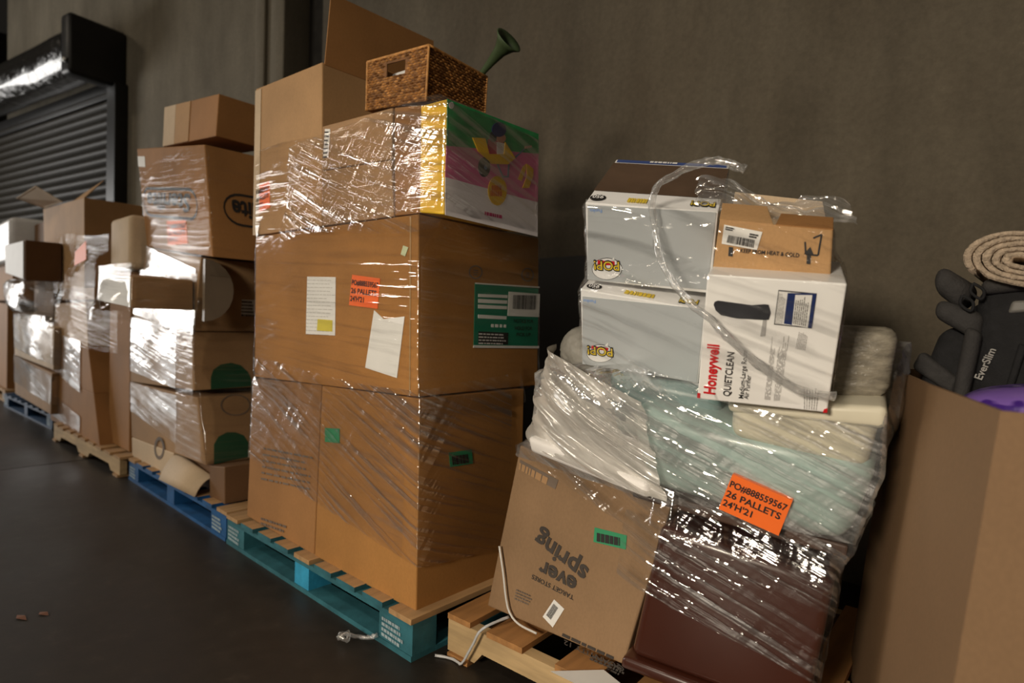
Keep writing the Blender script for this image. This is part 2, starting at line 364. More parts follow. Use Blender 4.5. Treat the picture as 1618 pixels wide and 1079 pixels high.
BOX = {
 'A1r': [(-0.682, 0.047, 0.137), (-0.039, 0.047, 0.133), (-0.049, 0.047, 0.84), (-0.652, 0.047, 0.826), (0.0, 0.52, 0.0)],
 'A1l': [(-1.302, 0.05, 0.146), (-0.692, 0.05, 0.135), (-0.662, 0.05, 0.827), (-1.261, 0.05, 0.802), (0.0, 0.55, 0.0)],
 'A2': [(-1.176, 0.017, 0.817), (-0.063, 0.05, 0.844), (-0.084, 0.05, 1.444), (-1.186, 0.017, 1.443), (-0.019, 0.64, 0.0)],
 'A3a': [(-1.26, 0.05, 1.458), (-0.687, 0.05, 1.454), (-0.707, 0.05, 2.098), (-1.285, 0.05, 2.127), (0.0, 0.58, 0.0)],
 'A3bu': [(-0.69, 0.05, 1.673), (-0.24, 0.05, 1.645), (-0.24, 0.05, 1.821), (-0.697, 0.05, 1.845), (0.0, 0.5, 0.0)],
 'A3bl': [(-0.682, 0.05, 1.454), (-0.218, 0.05, 1.448), (-0.24, 0.05, 1.643), (-0.69, 0.05, 1.67), (0.0, 0.5, 0.0)],
 'thin': [(-0.211, 0.05, 1.449), (-0.081, 0.05, 1.446), (-0.086, 0.05, 1.797), (-0.229, 0.05, 1.819), (0.0, 0.45, 0.0)],
 'kid': [(-0.016, 0.0, 1.434), (0.098, 0.0, 1.417), (0.098, 0.0, 1.761), (-0.024, 0.0, 1.767), (-0.02, 0.445, 0.0)],
 'basket': [(-0.508, 0.117, 1.883), (-0.183, 0.149, 1.859), (-0.175, 0.15, 2.054), (-0.508, 0.117, 2.07), (-0.032, 0.328, 0.0)],
 'Bs': [(-2.767, 0.05, 1.495), (-1.744, 0.05, 1.383), (-1.872, 0.05, 1.978), (-2.986, 0.05, 2.142), (0.0, 0.45, 0.0)],
 'Btop': [(-2.809, 0.15, 2.147), (-1.983, 0.15, 2.066), (-1.949, 0.15, 2.288), (-2.783, 0.15, 2.394), (-0.02, 0.3, 0.0)],
 'Bm': [(-3.028, 0.05, 1.025), (-1.984, 0.05, 0.994), (-1.893, 0.05, 1.387), (-2.767, 0.05, 1.492), (0.0, 0.4, 0.0)],
 'Bp': [(-2.579, -0.25, 1.144), (-1.969, -0.25, 1.107), (-1.974, -0.25, 1.266), (-2.558, -0.25, 1.306), (0.0, 0.29, 0.0)],
 'B1': [(-3.068, 0.05, 0.619), (-1.964, 0.05, 0.672), (-2.002, 0.05, 0.99), (-3.068, 0.05, 1.02), (0.0, 0.5, 0.0)],
 'B2': [(-3.029, 0.05, 0.256), (-1.795, 0.05, 0.295), (-1.918, 0.05, 0.639), (-3.068, 0.05, 0.615), (0.0, 0.5, 0.0)],
 'B3a': [(-2.994, 0.045, 0.127), (-2.263, 0.045, 0.109), (-2.248, 0.045, 0.281), (-3.011, 0.045, 0.255), (0.0, 0.5, 0.0)],
 'B3b': [(-1.765, 0.06, 0.132), (-1.575, 0.06, 0.135), (-1.582, 0.06, 0.324), (-1.771, 0.06, 0.295), (0.0, 0.3, 0.0)],
 'C1': [(-4.982, -0.03, 0.115), (-3.439, -0.03, 0.122), (-3.613, -0.03, 0.487), (-4.992, -0.03, 0.508), (0.0, 0.45, 0.0)],
 'C2': [(-4.992, -0.03, 0.508), (-3.613, -0.03, 0.487), (-3.776, -0.03, 0.815), (-4.951, -0.03, 0.841), (0.0, 0.45, 0.0)],
 'C3': [(-4.903, -0.03, 0.843), (-3.776, -0.03, 0.815), (-3.839, -0.03, 1.149), (-4.815, -0.03, 1.126), (0.0, 0.45, 0.0)],
 'Cop': [(-5.662, 0.0, 1.453), (-4.023, 0.0, 1.54), (-4.053, 0.0, 1.941), (-5.734, 0.0, 2.073), (0.0, 0.45, 0.0)],
 'D1': [(-6.313, -0.08, 0.206), (-4.707, -0.08, 0.2), (-4.669, -0.08, 0.548), (-6.39, -0.08, 0.588), (0.0, 0.5, 0.0)],
 'D2': [(-6.607, -0.08, 0.574), (-4.577, -0.08, 0.555), (-4.541, -0.08, 0.909), (-6.69, -0.08, 0.996), (0.0, 0.5, 0.0)],
 'Dbox': [(-5.586, -0.25, 1.389), (-4.706, -0.25, 1.307), (-4.713, -0.25, 1.633), (-5.624, -0.25, 1.648), (0.0, 0.24, 0.0)],
 'E0': [(-11.495, 0.0, -0.12), (-7.42, 0.0, 0.084), (-7.356, 0.0, 1.117), (-11.501, 0.0, 1.201), (0.0, 0.5, 0.0)],
 'E0t': [(-9.091, -0.1, 1.812), (-6.102, -0.1, 1.726), (-6.107, -0.1, 1.998), (-9.096, -0.1, 2.35), (0.0, 0.4, 0.0)],
 'ES': [(0.137, 0.202, 0.165), (0.638, 0.229, 0.165), (0.719, 0.31, 0.609), (0.177, 0.295, 0.692), (-0.017, 0.325, -0.056)],
 'Bin': [(0.678, 0.192, 0.223), (1.093, 0.275, 0.201), (1.136, 0.294, 0.535), (0.739, 0.215, 0.586), (-0.099, 0.49, -0.015)],
 'Teal': [(0.673, 0.233, 0.669), (1.147, 0.317, 0.608), (1.211, 0.301, 0.825), (0.625, 0.199, 0.886), (-0.066, 0.412, 0.05)],
 'TealB': [(0.523, 0.312, 0.771), (0.828, 0.371, 0.793), (0.819, 0.356, 0.93), (0.508, 0.289, 0.967), (-0.059, 0.293, 0.03)],
 'Cream': [(0.898, 0.246, 0.833), (1.182, 0.309, 0.788), (1.211, 0.3, 0.933), (0.903, 0.238, 0.928), (-0.063, 0.312, 0.032)],
 'Honey': [(0.854, 0.154, 0.932), (1.116, 0.237, 0.924), (1.159, 0.167, 1.201), (0.899, 0.081, 1.221), (-0.071, 0.23, 0.069)],
 'Carton': [(0.871, 0.168, 1.236), (1.108, 0.244, 1.214), (1.112, 0.231, 1.324), (0.888, 0.158, 1.354), (-0.07, 0.228, 0.029)],
 'Pop2': [(0.432, 0.274, 0.985), (0.75, 0.381, 0.946), (0.802, 0.295, 1.147), (0.482, 0.181, 1.199), (-0.072, 0.26, 0.13)],
 'Pop1': [(0.493, 0.198, 1.225), (0.799, 0.324, 1.192), (0.857, 0.22, 1.383), (0.552, 0.092, 1.419), (-0.102, 0.298, 0.193)],
}
PRT = {
 'a2_sheet': ('A2', 'F', [(0.386, 0.319), (0.572, 0.318), (0.573, 0.68), (0.392, 0.694)]),
 'a2_yellow': ('A2', 'F', [(0.461, 0.346), (0.556, 0.342), (0.556, 0.413), (0.465, 0.419)]),
 'a2_orange': ('A2', 'F', [(0.652, 0.506), (0.807, 0.483), (0.819, 0.658), (0.669, 0.689)]),
 'a2_paper': ('A2', 'F', [(0.745, 0.135), (0.906, 0.093), (0.941, 0.44), (0.839, 0.424), (0.79, 0.475)]),
 'a2_tag': ('A2', 'F', [(0.921, 0.787), (0.942, 0.774), (0.957, 0.822), (0.933, 0.835)]),
 'a2_ship': ('A2', 'R', [(0.408, 0.269), (0.993, 0.253), (0.996, 0.658), (0.416, 0.654)]),
 'a2_stamp': ('A2', 'R', [(0.478, 0.724), (0.475, 0.737), (0.466, 0.748), (0.454, 0.756), (0.438, 0.761), (0.42, 0.761), (0.403, 0.758), (0.387, 0.75), (0.375, 0.74), (0.367, 0.727), (0.364, 0.714), (0.367, 0.702), (0.375, 0.691), (0.388, 0.683), (0.403, 0.678), (0.421, 0.677), (0.438, 0.681), (0.454, 0.688), (0.467, 0.699), (0.475, 0.711)]),
 'a2_stamp2': ('A2', 'R', [(0.95, 0.749), (0.946, 0.763), (0.937, 0.775), (0.923, 0.784), (0.905, 0.789), (0.886, 0.79), (0.866, 0.786), (0.849, 0.778), (0.836, 0.766), (0.827, 0.753), (0.824, 0.738), (0.827, 0.724), (0.836, 0.712), (0.85, 0.703), (0.867, 0.698), (0.887, 0.697), (0.906, 0.701), (0.924, 0.709), (0.938, 0.72), (0.947, 0.734)]),
 'a3a_orange': ('A3a', 'F', [(0.012, 0.151), (0.248, 0.172), (0.237, 0.35), (0.011, 0.333)]),
 'a3b_tag': ('A3bu', 'F', [(0.02, 0.269), (0.102, 0.262), (0.132, 0.891), (0.051, 0.921)]),
 'a1l_print': ('A1l', 'F', [(0.212, 0.31), (0.956, 0.376), (0.951, 0.6), (0.237, 0.564)]),
 'a1l_small': ('A1l', 'F', [(0.245, 0.003), (0.69, 0.044), (0.684, 0.111), (0.238, 0.067)]),
 'a1r_green': ('A1r', 'F', [(0.068, 0.682), (0.236, 0.696), (0.23, 0.776), (0.061, 0.761)]),
 'a1r_greenR': ('A1r', 'R', [(0.267, 0.651), (0.477, 0.645), (0.462, 0.718), (0.253, 0.723)]),
 'bs_oval': ('Bs', 'F', [(0.054, 0.303), (0.725, 0.321), (0.793, 0.389), (0.81, 0.534), (0.736, 0.606), (0.139, 0.606)]),
 'bs_ovalR': ('Bs', 'R', [(0.185, 0.397), (0.566, 0.434), (0.595, 0.695), (0.209, 0.64), (0.142, 0.574), (0.127, 0.462)]),
 'bs_orange': ('Bs', 'F', [(0.38, 0.044), (0.682, 0.088), (0.683, 0.303), (0.396, 0.28)]),
 'bs_white': ('Bs', 'F', [(0.001, 0.814), (0.124, 0.806), (0.132, 0.916), (0.009, 0.92)]),
 'arch1': ('B1', 'R', [(0.171, 0.004), (0.622, 0.017), (0.625, 0.132), (0.591, 0.272), (0.507, 0.403), (0.401, 0.453), (0.282, 0.425), (0.205, 0.341), (0.176, 0.212)]),
 'arch2': ('B2', 'R', [(0.083, 0.001), (0.457, 0.027), (0.477, 0.237), (0.433, 0.362), (0.349, 0.424), (0.254, 0.44), (0.163, 0.388), (0.108, 0.284)]),
 'ring': ('B2', 'R', [(0.557, 0.821), (0.553, 0.875), (0.534, 0.925), (0.499, 0.967), (0.454, 0.995), (0.403, 1.009), (0.351, 1.006), (0.303, 0.986), (0.264, 0.953), (0.237, 0.91), (0.225, 0.86), (0.228, 0.808), (0.247, 0.76), (0.279, 0.719), (0.322, 0.69), (0.372, 0.675), (0.424, 0.676), (0.473, 0.694), (0.514, 0.726), (0.543, 0.77)]),
 'bm_label': ('Bm', 'R', [(0.614, 0.228), (0.806, 0.224), (0.776, 0.465), (0.595, 0.466)]),
 'b3_ring': ('B3a', 'F', [(0.809, 1.063), (0.801, 1.188), (0.783, 1.296), (0.757, 1.377), (0.725, 1.422), (0.69, 1.427), (0.656, 1.389), (0.625, 1.309), (0.6, 1.196), (0.584, 1.06), (0.58, 0.915), (0.587, 0.779), (0.605, 0.666), (0.633, 0.587), (0.666, 0.551), (0.703, 0.559), (0.738, 0.609), (0.769, 0.694), (0.792, 0.805), (0.806, 0.931)]),
 'es_bar': ('ES', 'F', [(0.03, 0.857), (0.316, 0.828), (0.323, 0.888), (0.025, 0.915)]),
 'es_green': ('ES', 'F', [(0.637, 0.62), (0.833, 0.653), (0.818, 0.735), (0.622, 0.705)]),
 'es_code': ('ES', 'F', [(0.431, 0.075), (0.516, 0.039), (0.561, 0.171), (0.48, 0.2)]),
 'es_spring': ('ES', 'F', [(0.463, 0.457)]),
 'es_ever': ('ES', 'F', [(0.449, 0.337)]),
 'es_target': ('ES', 'F', [(0.452, 0.27)]),
 'es_l1': ('ES', 'F', [(0.79, 0.014)]),
 'es_l2': ('ES', 'F', [(0.812, -0.011)]),
 'es_l3': ('ES', 'F', [(0.851, -0.049)]),
 'es_spr_r': ('ES', 'F', [(0.668, 0.421)]),
 'es_spr_l': ('ES', 'F', [(0.254, 0.484)]),
 'es_side': ('ES', 'F', [(0.27, 0.126)]),
 't_orange': ('Teal', 'F', [(0.425, 0.049), (0.717, -0.044), (0.747, 0.389), (0.489, 0.502)]),
 'h_pur': ('Honey', 'F', [(0.252, 0.685), (0.468, 0.69), (0.494, 0.696), (0.503, 0.749), (0.481, 0.806), (0.45, 0.807), (0.358, 0.793), (0.099, 0.808), (0.074, 0.796), (0.069, 0.774), (0.089, 0.732), (0.131, 0.7)]),
 'h_pur2': ('Honey', 'F', [(0.446, 0.559), (0.482, 0.567), (0.479, 0.691), (0.453, 0.689)]),
 'h_lab': ('Honey', 'F', [(0.536, 0.66), (0.804, 0.654), (0.808, 0.915), (0.539, 0.921)]),
 'h_navy': ('Honey', 'F', [(0.607, 0.674), (0.806, 0.657), (0.806, 0.915), (0.607, 0.905)]),
 'h_white': ('Honey', 'F', [(0.665, 0.671), (0.779, 0.658), (0.779, 0.903), (0.662, 0.896)]),
 'h_finelab': ('Honey', 'F', [(0.543, 0.668), (0.6, 0.666), (0.597, 0.903), (0.546, 0.911)]),
 'h_honey_a': ('Honey', 'F', [(0.141, 0.054)]),
 'h_honey_b': ('Honey', 'F', [(0.139, 0.464)]),
 'h_quiet_a': ('Honey', 'F', [(0.263, 0.052)]),
 'h_quiet_b': ('Honey', 'F', [(0.265, 0.416)]),
 'h_med_a': ('Honey', 'F', [(0.37, 0.047)]),
 'h_med_b': ('Honey', 'F', [(0.362, 0.442)]),
 'h_air_a': ('Honey', 'F', [(0.408, 0.045)]),
 'h_air_b': ('Honey', 'F', [(0.41, 0.244)]),
 'h_f1': ('Honey', 'F', [(0.532, 0.059), (0.58, 0.059), (0.563, 0.58), (0.533, 0.578)]),
 'h_f2': ('Honey', 'F', [(0.602, 0.056), (0.649, 0.061), (0.659, 0.589), (0.584, 0.582)]),
 'h_f3': ('Honey', 'F', [(0.712, 0.49), (0.788, 0.481), (0.791, 0.617), (0.721, 0.622)]),
 'h_f4': ('Honey', 'F', [(0.831, 0.018), (0.933, 0.019), (0.932, 0.215), (0.808, 0.201)]),
 'h_red1': ('Honey', 'F', [(-0.002, 0.011), (0.022, 0.01), (0.022, 0.05), (-0.002, 0.053)]),
 'h_red2': ('Honey', 'F', [(0.97, 0.0), (1.0, 0.002), (0.998, 0.039), (0.974, 0.027)]),
 'c_lab': ('Carton', 'F', [(0.051, 0.546), (0.372, 0.478), (0.403, 0.834), (0.051, 0.914)]),
 'c_lab2': ('Carton', 'F', [(0.096, 0.578), (0.349, 0.514), (0.351, 0.67), (0.104, 0.722)]),
 'c_arr': ('Carton', 'F', [(0.799, 0.29), (0.831, 0.287), (0.831, 0.484), (0.852, 0.484), (0.82, 0.626), (0.771, 0.478), (0.797, 0.482)]),
 'c_arr2': ('Carton', 'F', [(0.126, 0.319), (0.166, 0.314), (0.16, 0.493), (0.121, 0.498)]),
 'c_text': ('Carton', 'F', [(0.229, 0.409), (0.733, 0.405)]),
 'c_gl': ('Carton', 'F', [(0.774, 0.713), (0.787, 0.476), (0.888, 0.471), (0.906, 0.881), (0.838, 0.796)]),
 'p1_panel': ('Pop1', 'F', [(-0.0, 0.015), (0.977, 0.053), (0.986, 1.001), (0.022, 0.974)]),
 'p1_oval': ('Pop1', 'F', [(0.293, 0.211), (0.287, 0.253), (0.27, 0.289), (0.243, 0.315), (0.209, 0.329), (0.172, 0.33), (0.135, 0.317), (0.1, 0.292), (0.073, 0.257), (0.055, 0.215), (0.048, 0.171), (0.053, 0.128), (0.071, 0.091), (0.098, 0.064), (0.133, 0.05), (0.171, 0.049), (0.209, 0.063), (0.243, 0.089), (0.27, 0.125), (0.287, 0.167)]),
 'p1_red': ('Pop1', 'F', [(0.092, 0.241), (0.235, 0.246), (0.237, 0.3), (0.096, 0.296)]),
 'p1_tail': ('Pop1', 'F', [(0.198, 0.303), (0.237, 0.282), (0.231, 0.352)]),
 'p1_word': ('Pop1', 'F', [(0.054, 0.126), (0.282, 0.146)]),
 'p1_blue': ('Pop1', 'F', [(0.037, 0.902), (0.135, 0.911)]),
 'p1_t950': ('Pop1', 'T', [(0.02, 0.082), (0.127, 0.101)]),
 'p1_tpop': ('Pop1', 'T', [(0.786, 0.061), (0.993, 0.075)]),
 'p1_tt': ('Pop1', 'T', [(0.314, 0.095), (0.472, 0.118)]),
 'p1_strip': ('Pop1', 'T', [(0.008, 0.012), (1.001, 0.045), (1.002, 0.215), (-0.014, 0.181)]),
 'p1_stripe': ('Pop1', 'T', [(-0.022, 0.988), (0.982, 0.948), (0.982, 1.084), (-0.012, 1.102)]),
 'p2_panel': ('Pop2', 'F', [(0.002, -0.013), (0.989, 0.019), (0.987, 1.013), (0.018, 0.914)]),
 'p2_oval': ('Pop2', 'F', [(0.287, 0.219), (0.281, 0.255), (0.265, 0.284), (0.239, 0.303), (0.206, 0.31), (0.17, 0.306), (0.133, 0.29), (0.099, 0.264), (0.073, 0.23), (0.055, 0.191), (0.048, 0.152), (0.054, 0.116), (0.071, 0.087), (0.097, 0.067), (0.131, 0.059), (0.169, 0.064), (0.206, 0.08), (0.239, 0.107), (0.265, 0.142), (0.282, 0.18)]),
 'p2_red': ('Pop2', 'F', [(0.087, 0.234), (0.237, 0.244), (0.242, 0.285), (0.093, 0.274)]),
 'p2_tail': ('Pop2', 'F', [(0.197, 0.288), (0.237, 0.276), (0.237, 0.356)]),
 'p2_word': ('Pop2', 'F', [(0.045, 0.103), (0.286, 0.132)]),
 'p2_blue': ('Pop2', 'F', [(0.026, 0.852), (0.132, 0.867)]),
 'p2_t950': ('Pop2', 'T', [(0.032, 0.022), (0.149, 0.051)]),
 'p2_tpop': ('Pop2', 'T', [(0.782, 0.108), (0.93, 0.117)]),
 'p2_tt': ('Pop2', 'T', [(0.352, 0.054), (0.601, 0.11)]),
 'k_green': ('kid', 'R', [(0.009, 0.597), (1.024, 0.835), (1.016, 1.036), (0.002, 0.999)]),
 'k_pink': ('kid', 'R', [(0.004, 0.325), (1.033, 0.334), (1.024, 0.835), (0.006, 0.599)]),
 'k_white': ('kid', 'R', [(0.012, -0.002), (1.048, -0.019), (1.034, 0.337), (0.004, 0.327)]),
 'k_tray': ('kid', 'R', [(0.249, 0.746), (0.312, 0.641), (0.429, 0.588), (0.459, 0.569), (0.641, 0.616), (0.727, 0.701), (0.602, 0.818), (0.591, 0.7), (0.427, 0.651), (0.381, 0.782)]),
 'k_wheel': ('kid', 'R', [(0.45, 0.537), (0.445, 0.565), (0.435, 0.588), (0.42, 0.604), (0.401, 0.612), (0.381, 0.611), (0.362, 0.6), (0.344, 0.582), (0.331, 0.558), (0.323, 0.53), (0.321, 0.501), (0.325, 0.474), (0.334, 0.451), (0.349, 0.434), (0.368, 0.426), (0.388, 0.427), (0.407, 0.437), (0.425, 0.455), (0.439, 0.479), (0.447, 0.508)]),
 'k_hub': ('kid', 'R', [(0.419, 0.529), (0.418, 0.536), (0.415, 0.542), (0.411, 0.547), (0.406, 0.549), (0.401, 0.549), (0.395, 0.546), (0.391, 0.541), (0.387, 0.534), (0.385, 0.527), (0.384, 0.519), (0.385, 0.511), (0.388, 0.505), (0.392, 0.501), (0.397, 0.499), (0.403, 0.499), (0.408, 0.502), (0.413, 0.506), (0.416, 0.513), (0.418, 0.521)]),
 'k_shirt': ('kid', 'R', [(0.414, 0.785), (0.415, 0.647), (0.457, 0.622), (0.593, 0.659), (0.603, 0.807), (0.51, 0.829)]),
 'k_stripe': ('kid', 'R', [(0.511, 0.791), (0.517, 0.639), (0.593, 0.662), (0.6, 0.806)]),
 'k_face': ('kid', 'R', [(0.61, 0.859), (0.607, 0.872), (0.599, 0.882), (0.587, 0.887), (0.573, 0.889), (0.556, 0.885), (0.541, 0.878), (0.527, 0.867), (0.516, 0.854), (0.509, 0.839), (0.507, 0.825), (0.51, 0.813), (0.517, 0.803), (0.529, 0.797), (0.544, 0.796), (0.56, 0.799), (0.576, 0.806), (0.59, 0.817), (0.601, 0.83), (0.608, 0.845)]),
 'k_hair': ('kid', 'R', [(0.517, 0.844), (0.514, 0.859), (0.507, 0.871), (0.497, 0.879), (0.484, 0.881), (0.47, 0.879), (0.457, 0.872), (0.445, 0.861), (0.435, 0.847), (0.43, 0.831), (0.428, 0.815), (0.431, 0.8), (0.437, 0.788), (0.448, 0.78), (0.46, 0.777), (0.474, 0.779), (0.487, 0.786), (0.5, 0.797), (0.509, 0.811), (0.515, 0.828)]),
 'k_cap': ('kid', 'R', [(0.609, 0.942), (0.604, 0.962), (0.592, 0.978), (0.574, 0.987), (0.551, 0.989), (0.527, 0.984), (0.503, 0.972), (0.482, 0.955), (0.465, 0.934), (0.455, 0.911), (0.452, 0.888), (0.457, 0.868), (0.468, 0.853), (0.486, 0.843), (0.508, 0.841), (0.532, 0.845), (0.556, 0.857), (0.578, 0.874), (0.595, 0.895), (0.606, 0.919)]),
 'k_leg1': ('kid', 'R', [(0.649, 0.619), (0.643, 0.49), (0.662, 0.495), (0.668, 0.625)]),
 'k_leg2': ('kid', 'R', [(0.519, 0.582), (0.584, 0.484), (0.599, 0.494), (0.537, 0.591)]),
 'k_leg3': ('kid', 'R', [(0.586, 0.491), (0.587, 0.476), (0.662, 0.495), (0.661, 0.511)]),
 'k_hand': ('kid', 'R', [(0.727, 0.695), (0.846, 0.824), (0.838, 0.832), (0.718, 0.709)]),
 'k_grip': ('kid', 'R', [(0.846, 0.831), (0.931, 0.871), (0.926, 0.89), (0.842, 0.854)]),
 'k_ban1': ('kid', 'R', [(0.772, 0.507), (0.817, 0.499), (0.863, 0.619), (0.869, 0.689), (0.828, 0.65)]),
 'k_ban2': ('kid', 'R', [(0.828, 0.434), (0.913, 0.455), (0.96, 0.59), (0.96, 0.66), (0.912, 0.681), (0.869, 0.689), (0.882, 0.57)]),
 'k_disc': ('kid', 'R', [(0.643, 0.362), (0.636, 0.405), (0.619, 0.441), (0.594, 0.466), (0.563, 0.478), (0.53, 0.476), (0.498, 0.461), (0.47, 0.433), (0.448, 0.397), (0.435, 0.355), (0.431, 0.311), (0.438, 0.269), (0.454, 0.234), (0.478, 0.208), (0.507, 0.195), (0.54, 0.195), (0.573, 0.209), (0.602, 0.236), (0.625, 0.273), (0.639, 0.316)]),
 'k_name': ('kid', 'R', [(0.402, 0.089), (0.669, 0.093)]),
 'k_d1': ('kid', 'R', [(0.467, 0.345), (0.603, 0.378)]),
 'k_d2': ('kid', 'R', [(0.454, 0.291), (0.621, 0.324)]),
 'k_logo': ('kid', 'R', [(0.064, 0.967), (0.062, 0.976), (0.058, 0.983), (0.053, 0.988), (0.046, 0.989), (0.039, 0.988), (0.032, 0.984), (0.025, 0.977), (0.02, 0.968), (0.017, 0.959), (0.016, 0.949), (0.018, 0.94), (0.021, 0.933), (0.027, 0.929), (0.033, 0.927), (0.041, 0.928), (0.048, 0.933), (0.054, 0.939), (0.06, 0.948), (0.063, 0.958)]),
 's_white1': ('A2', 'R', [(0.44, 0.571), (0.695, 0.578), (0.695, 0.597), (0.442, 0.59)]),
 's_white2': ('A2', 'R', [(0.441, 0.536), (0.692, 0.541), (0.694, 0.562), (0.441, 0.56)]),
 's_white3': ('A2', 'R', [(0.441, 0.502), (0.69, 0.506), (0.692, 0.526), (0.441, 0.525)]),
 's_white4': ('A2', 'R', [(0.441, 0.442), (0.686, 0.441), (0.688, 0.461), (0.442, 0.465)]),
 's_codebg': ('A2', 'R', [(0.697, 0.464), (1.005, 0.465), (1.012, 0.623), (0.705, 0.62)]),
 's_code': ('A2', 'R', [(0.741, 0.511), (0.965, 0.514), (0.972, 0.611), (0.746, 0.601)]),
 's_black': ('A2', 'R', [(0.442, 0.287), (0.701, 0.28), (0.704, 0.356), (0.445, 0.363)]),
 's_btm': ('A2', 'R', [(0.405, 0.264), (1.003, 0.251), (1.005, 0.267), (0.408, 0.279)]),
 's_top': ('A2', 'R', [(0.418, 0.648), (1.007, 0.663), (1.007, 0.672), (0.419, 0.656)]),
 's_sq1': ('A2', 'R', [(0.551, 0.39), (0.574, 0.389), (0.575, 0.409), (0.552, 0.409)]),
 's_sq2': ('A2', 'R', [(0.587, 0.39), (0.614, 0.389), (0.615, 0.408), (0.588, 0.409)]),
 's_sq3': ('A2', 'R', [(0.628, 0.389), (0.648, 0.389), (0.649, 0.408), (0.629, 0.409)]),
 's_sq4': ('A2', 'R', [(0.662, 0.389), (0.684, 0.388), (0.685, 0.408), (0.663, 0.408)]),
 's_t1': ('A2', 'R', [(0.848, 0.435)]),
 's_t2': ('A2', 'R', [(0.848, 0.387)]),
 's_t3': ('A2', 'R', [(0.849, 0.346)]),
 's_t4': ('A2', 'R', [(0.849, 0.303)]),
 's_tt': ('A2', 'R', [(0.674, 0.637)]),
}
# ------------------------------------------------------------------ the building
FLOOR = None
def floor_mat():
    m, nt, b = new_mat('polished_concrete_floor')
    n1 = tex(nt, 0.9, (1, 1, 1), 6, 0.6); n2 = tex(nt, 14, (1, 1, 1), 5, 0.65); n3 = tex(nt, 90, (1, 1, 1), 3, 0.6)
    a = ramp(nt, n1, [(0.3, (0.020, 0.016, 0.012)), (0.7, (0.034, 0.027, 0.021))]); s = ramp(nt, n2, [(0.35, 0.8), (0.6, 1.0), (0.75, 1.5)])
    mx = nd(nt, 'ShaderNodeMixRGB', blend_type='MULTIPLY'); mx.inputs[0].default_value = 1; lk(nt, a, mx.inputs[1]); lk(nt, s, mx.inputs[2])
    lk(nt, mx.outputs[0], b.inputs['Base Color']); lk(nt, ramp(nt, n1, [(0.3, 0.38), (0.7, 0.55)]), b.inputs['Roughness']); b.inputs['Specular IOR Level'].default_value = 0.35
    bump(nt, b, n3, 0.05, 0.004); return m
FM = floor_mat(); JOINT = plain('joint_filler', (0.008, 0.007, 0.006), 0.8)
LW_D = Vector((math.cos(0.178), math.sin(0.178), 0)); LW_O = Vector((0, 2.6, 0)); LW_N = Vector((math.sin(0.178), -math.cos(0.178), 0))
fl = hexa('floor', boxpts(-3.69, 9, -12, 4, -0.2, 0), FM, bev=0); struct(fl)
fl2 = hexa('floor', boxpts(-18, -3.705, -12, 4, -0.2, 0), FM, bev=0); struct(fl2)
jo = hexa('trim_1', boxpts(-3.705, -3.69, -12, 4, -0.2, -0.006), JOINT, bev=0); struct(jo); jo['label'] = 'dark control joint in the concrete floor'
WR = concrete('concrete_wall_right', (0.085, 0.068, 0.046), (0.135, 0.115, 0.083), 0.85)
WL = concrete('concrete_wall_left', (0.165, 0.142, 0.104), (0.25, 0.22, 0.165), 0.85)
DARK = plain('dark_recess_tone', (0.035, 0.032, 0.028), 0.8, 0.4, 5)  # dark tone for the recess back and the far wall
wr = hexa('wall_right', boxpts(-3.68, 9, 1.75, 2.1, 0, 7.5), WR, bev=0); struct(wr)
def lw(s, p, z): return LW_O+LW_D*s+LW_N*p+Vector((0, 0, z))
def lwbox(s0, s1, p0, p1, z0, z1):   # p measured out from the wall plane
    return [lw(s0, p1, z0), lw(s1, p1, z0), lw(s1, p1, z1), lw(s0, p1, z1), lw(s0, p0, z0), lw(s1, p0, z0), lw(s1, p0, z1), lw(s0, p0, z1)]
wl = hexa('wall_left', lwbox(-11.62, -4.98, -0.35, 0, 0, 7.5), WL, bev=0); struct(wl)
jb = empty('trim_2', lw(-4.75, 0, 0)); struct(jb); jb['label'] = 'stepped concrete pilaster edge beside the dark recess'
for i, (s0, s1, p) in enumerate(((-4.985, -4.83, 0.05), (-4.825, -4.72, 0.015), (-4.715, -4.5, 0.06))):
    hexa('pilaster_strip', lwbox(s0, s1, -0.35, p, 0, 7.5), WL, jb, bev=0.01)
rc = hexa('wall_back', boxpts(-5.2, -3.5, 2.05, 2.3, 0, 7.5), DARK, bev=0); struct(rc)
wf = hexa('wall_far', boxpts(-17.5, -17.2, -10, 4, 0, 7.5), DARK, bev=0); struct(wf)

# ---- rolling door
BLK = plain('black_steel', (0.012, 0.011, 0.010), 0.45, 0.2); SLAT = plain('dark_brown_slat', (0.022, 0.018, 0.012), 0.5, 0.15, 9, 0.0, spec=0.12)
def wrapm():
    m, nt, b = new_mat('black_drum_cover'); b.inputs['Base Color'].default_value = (0.025, 0.023, 0.02, 1); b.inputs['Roughness'].default_value = 0.22
    b.inputs['Coat Weight'].default_value = 0.6; bump(nt, b, tex(nt, 5, (1, 1, 1), 4), 0.9, 0.06); return m
door = empty('door_1', lw(-9.8, 0.1, 0)); struct(door); door['label'] = 'black overhead rolling shutter door in the concrete wall at far left'
DRUM = wrapm()
pr = []; k = 22; ra = 0.30
vs = []; fs = []
NS = 30
for i in range(NS+1):
    s = -11.9+(11.9-7.98)*i/NS
    for j in range(k):
        a = 2*math.pi*j/k; r_ = ra*(1+0.07*noise.noise(Vector((s*1.5, j*0.7, 3))))
        vs.append(lw(s, 0.36+r_*math.cos(a), 4.33+r_*math.sin(a)))
for i in range(NS):
    for j in range(k): fs.append((i*k+j, i*k+(j+1) % k, (i+1)*k+(j+1) % k, (i+1)*k+j))
pymesh('drum', vs, fs, DRUM, door, True, origin=lw(-9.9, .36, 4.33))
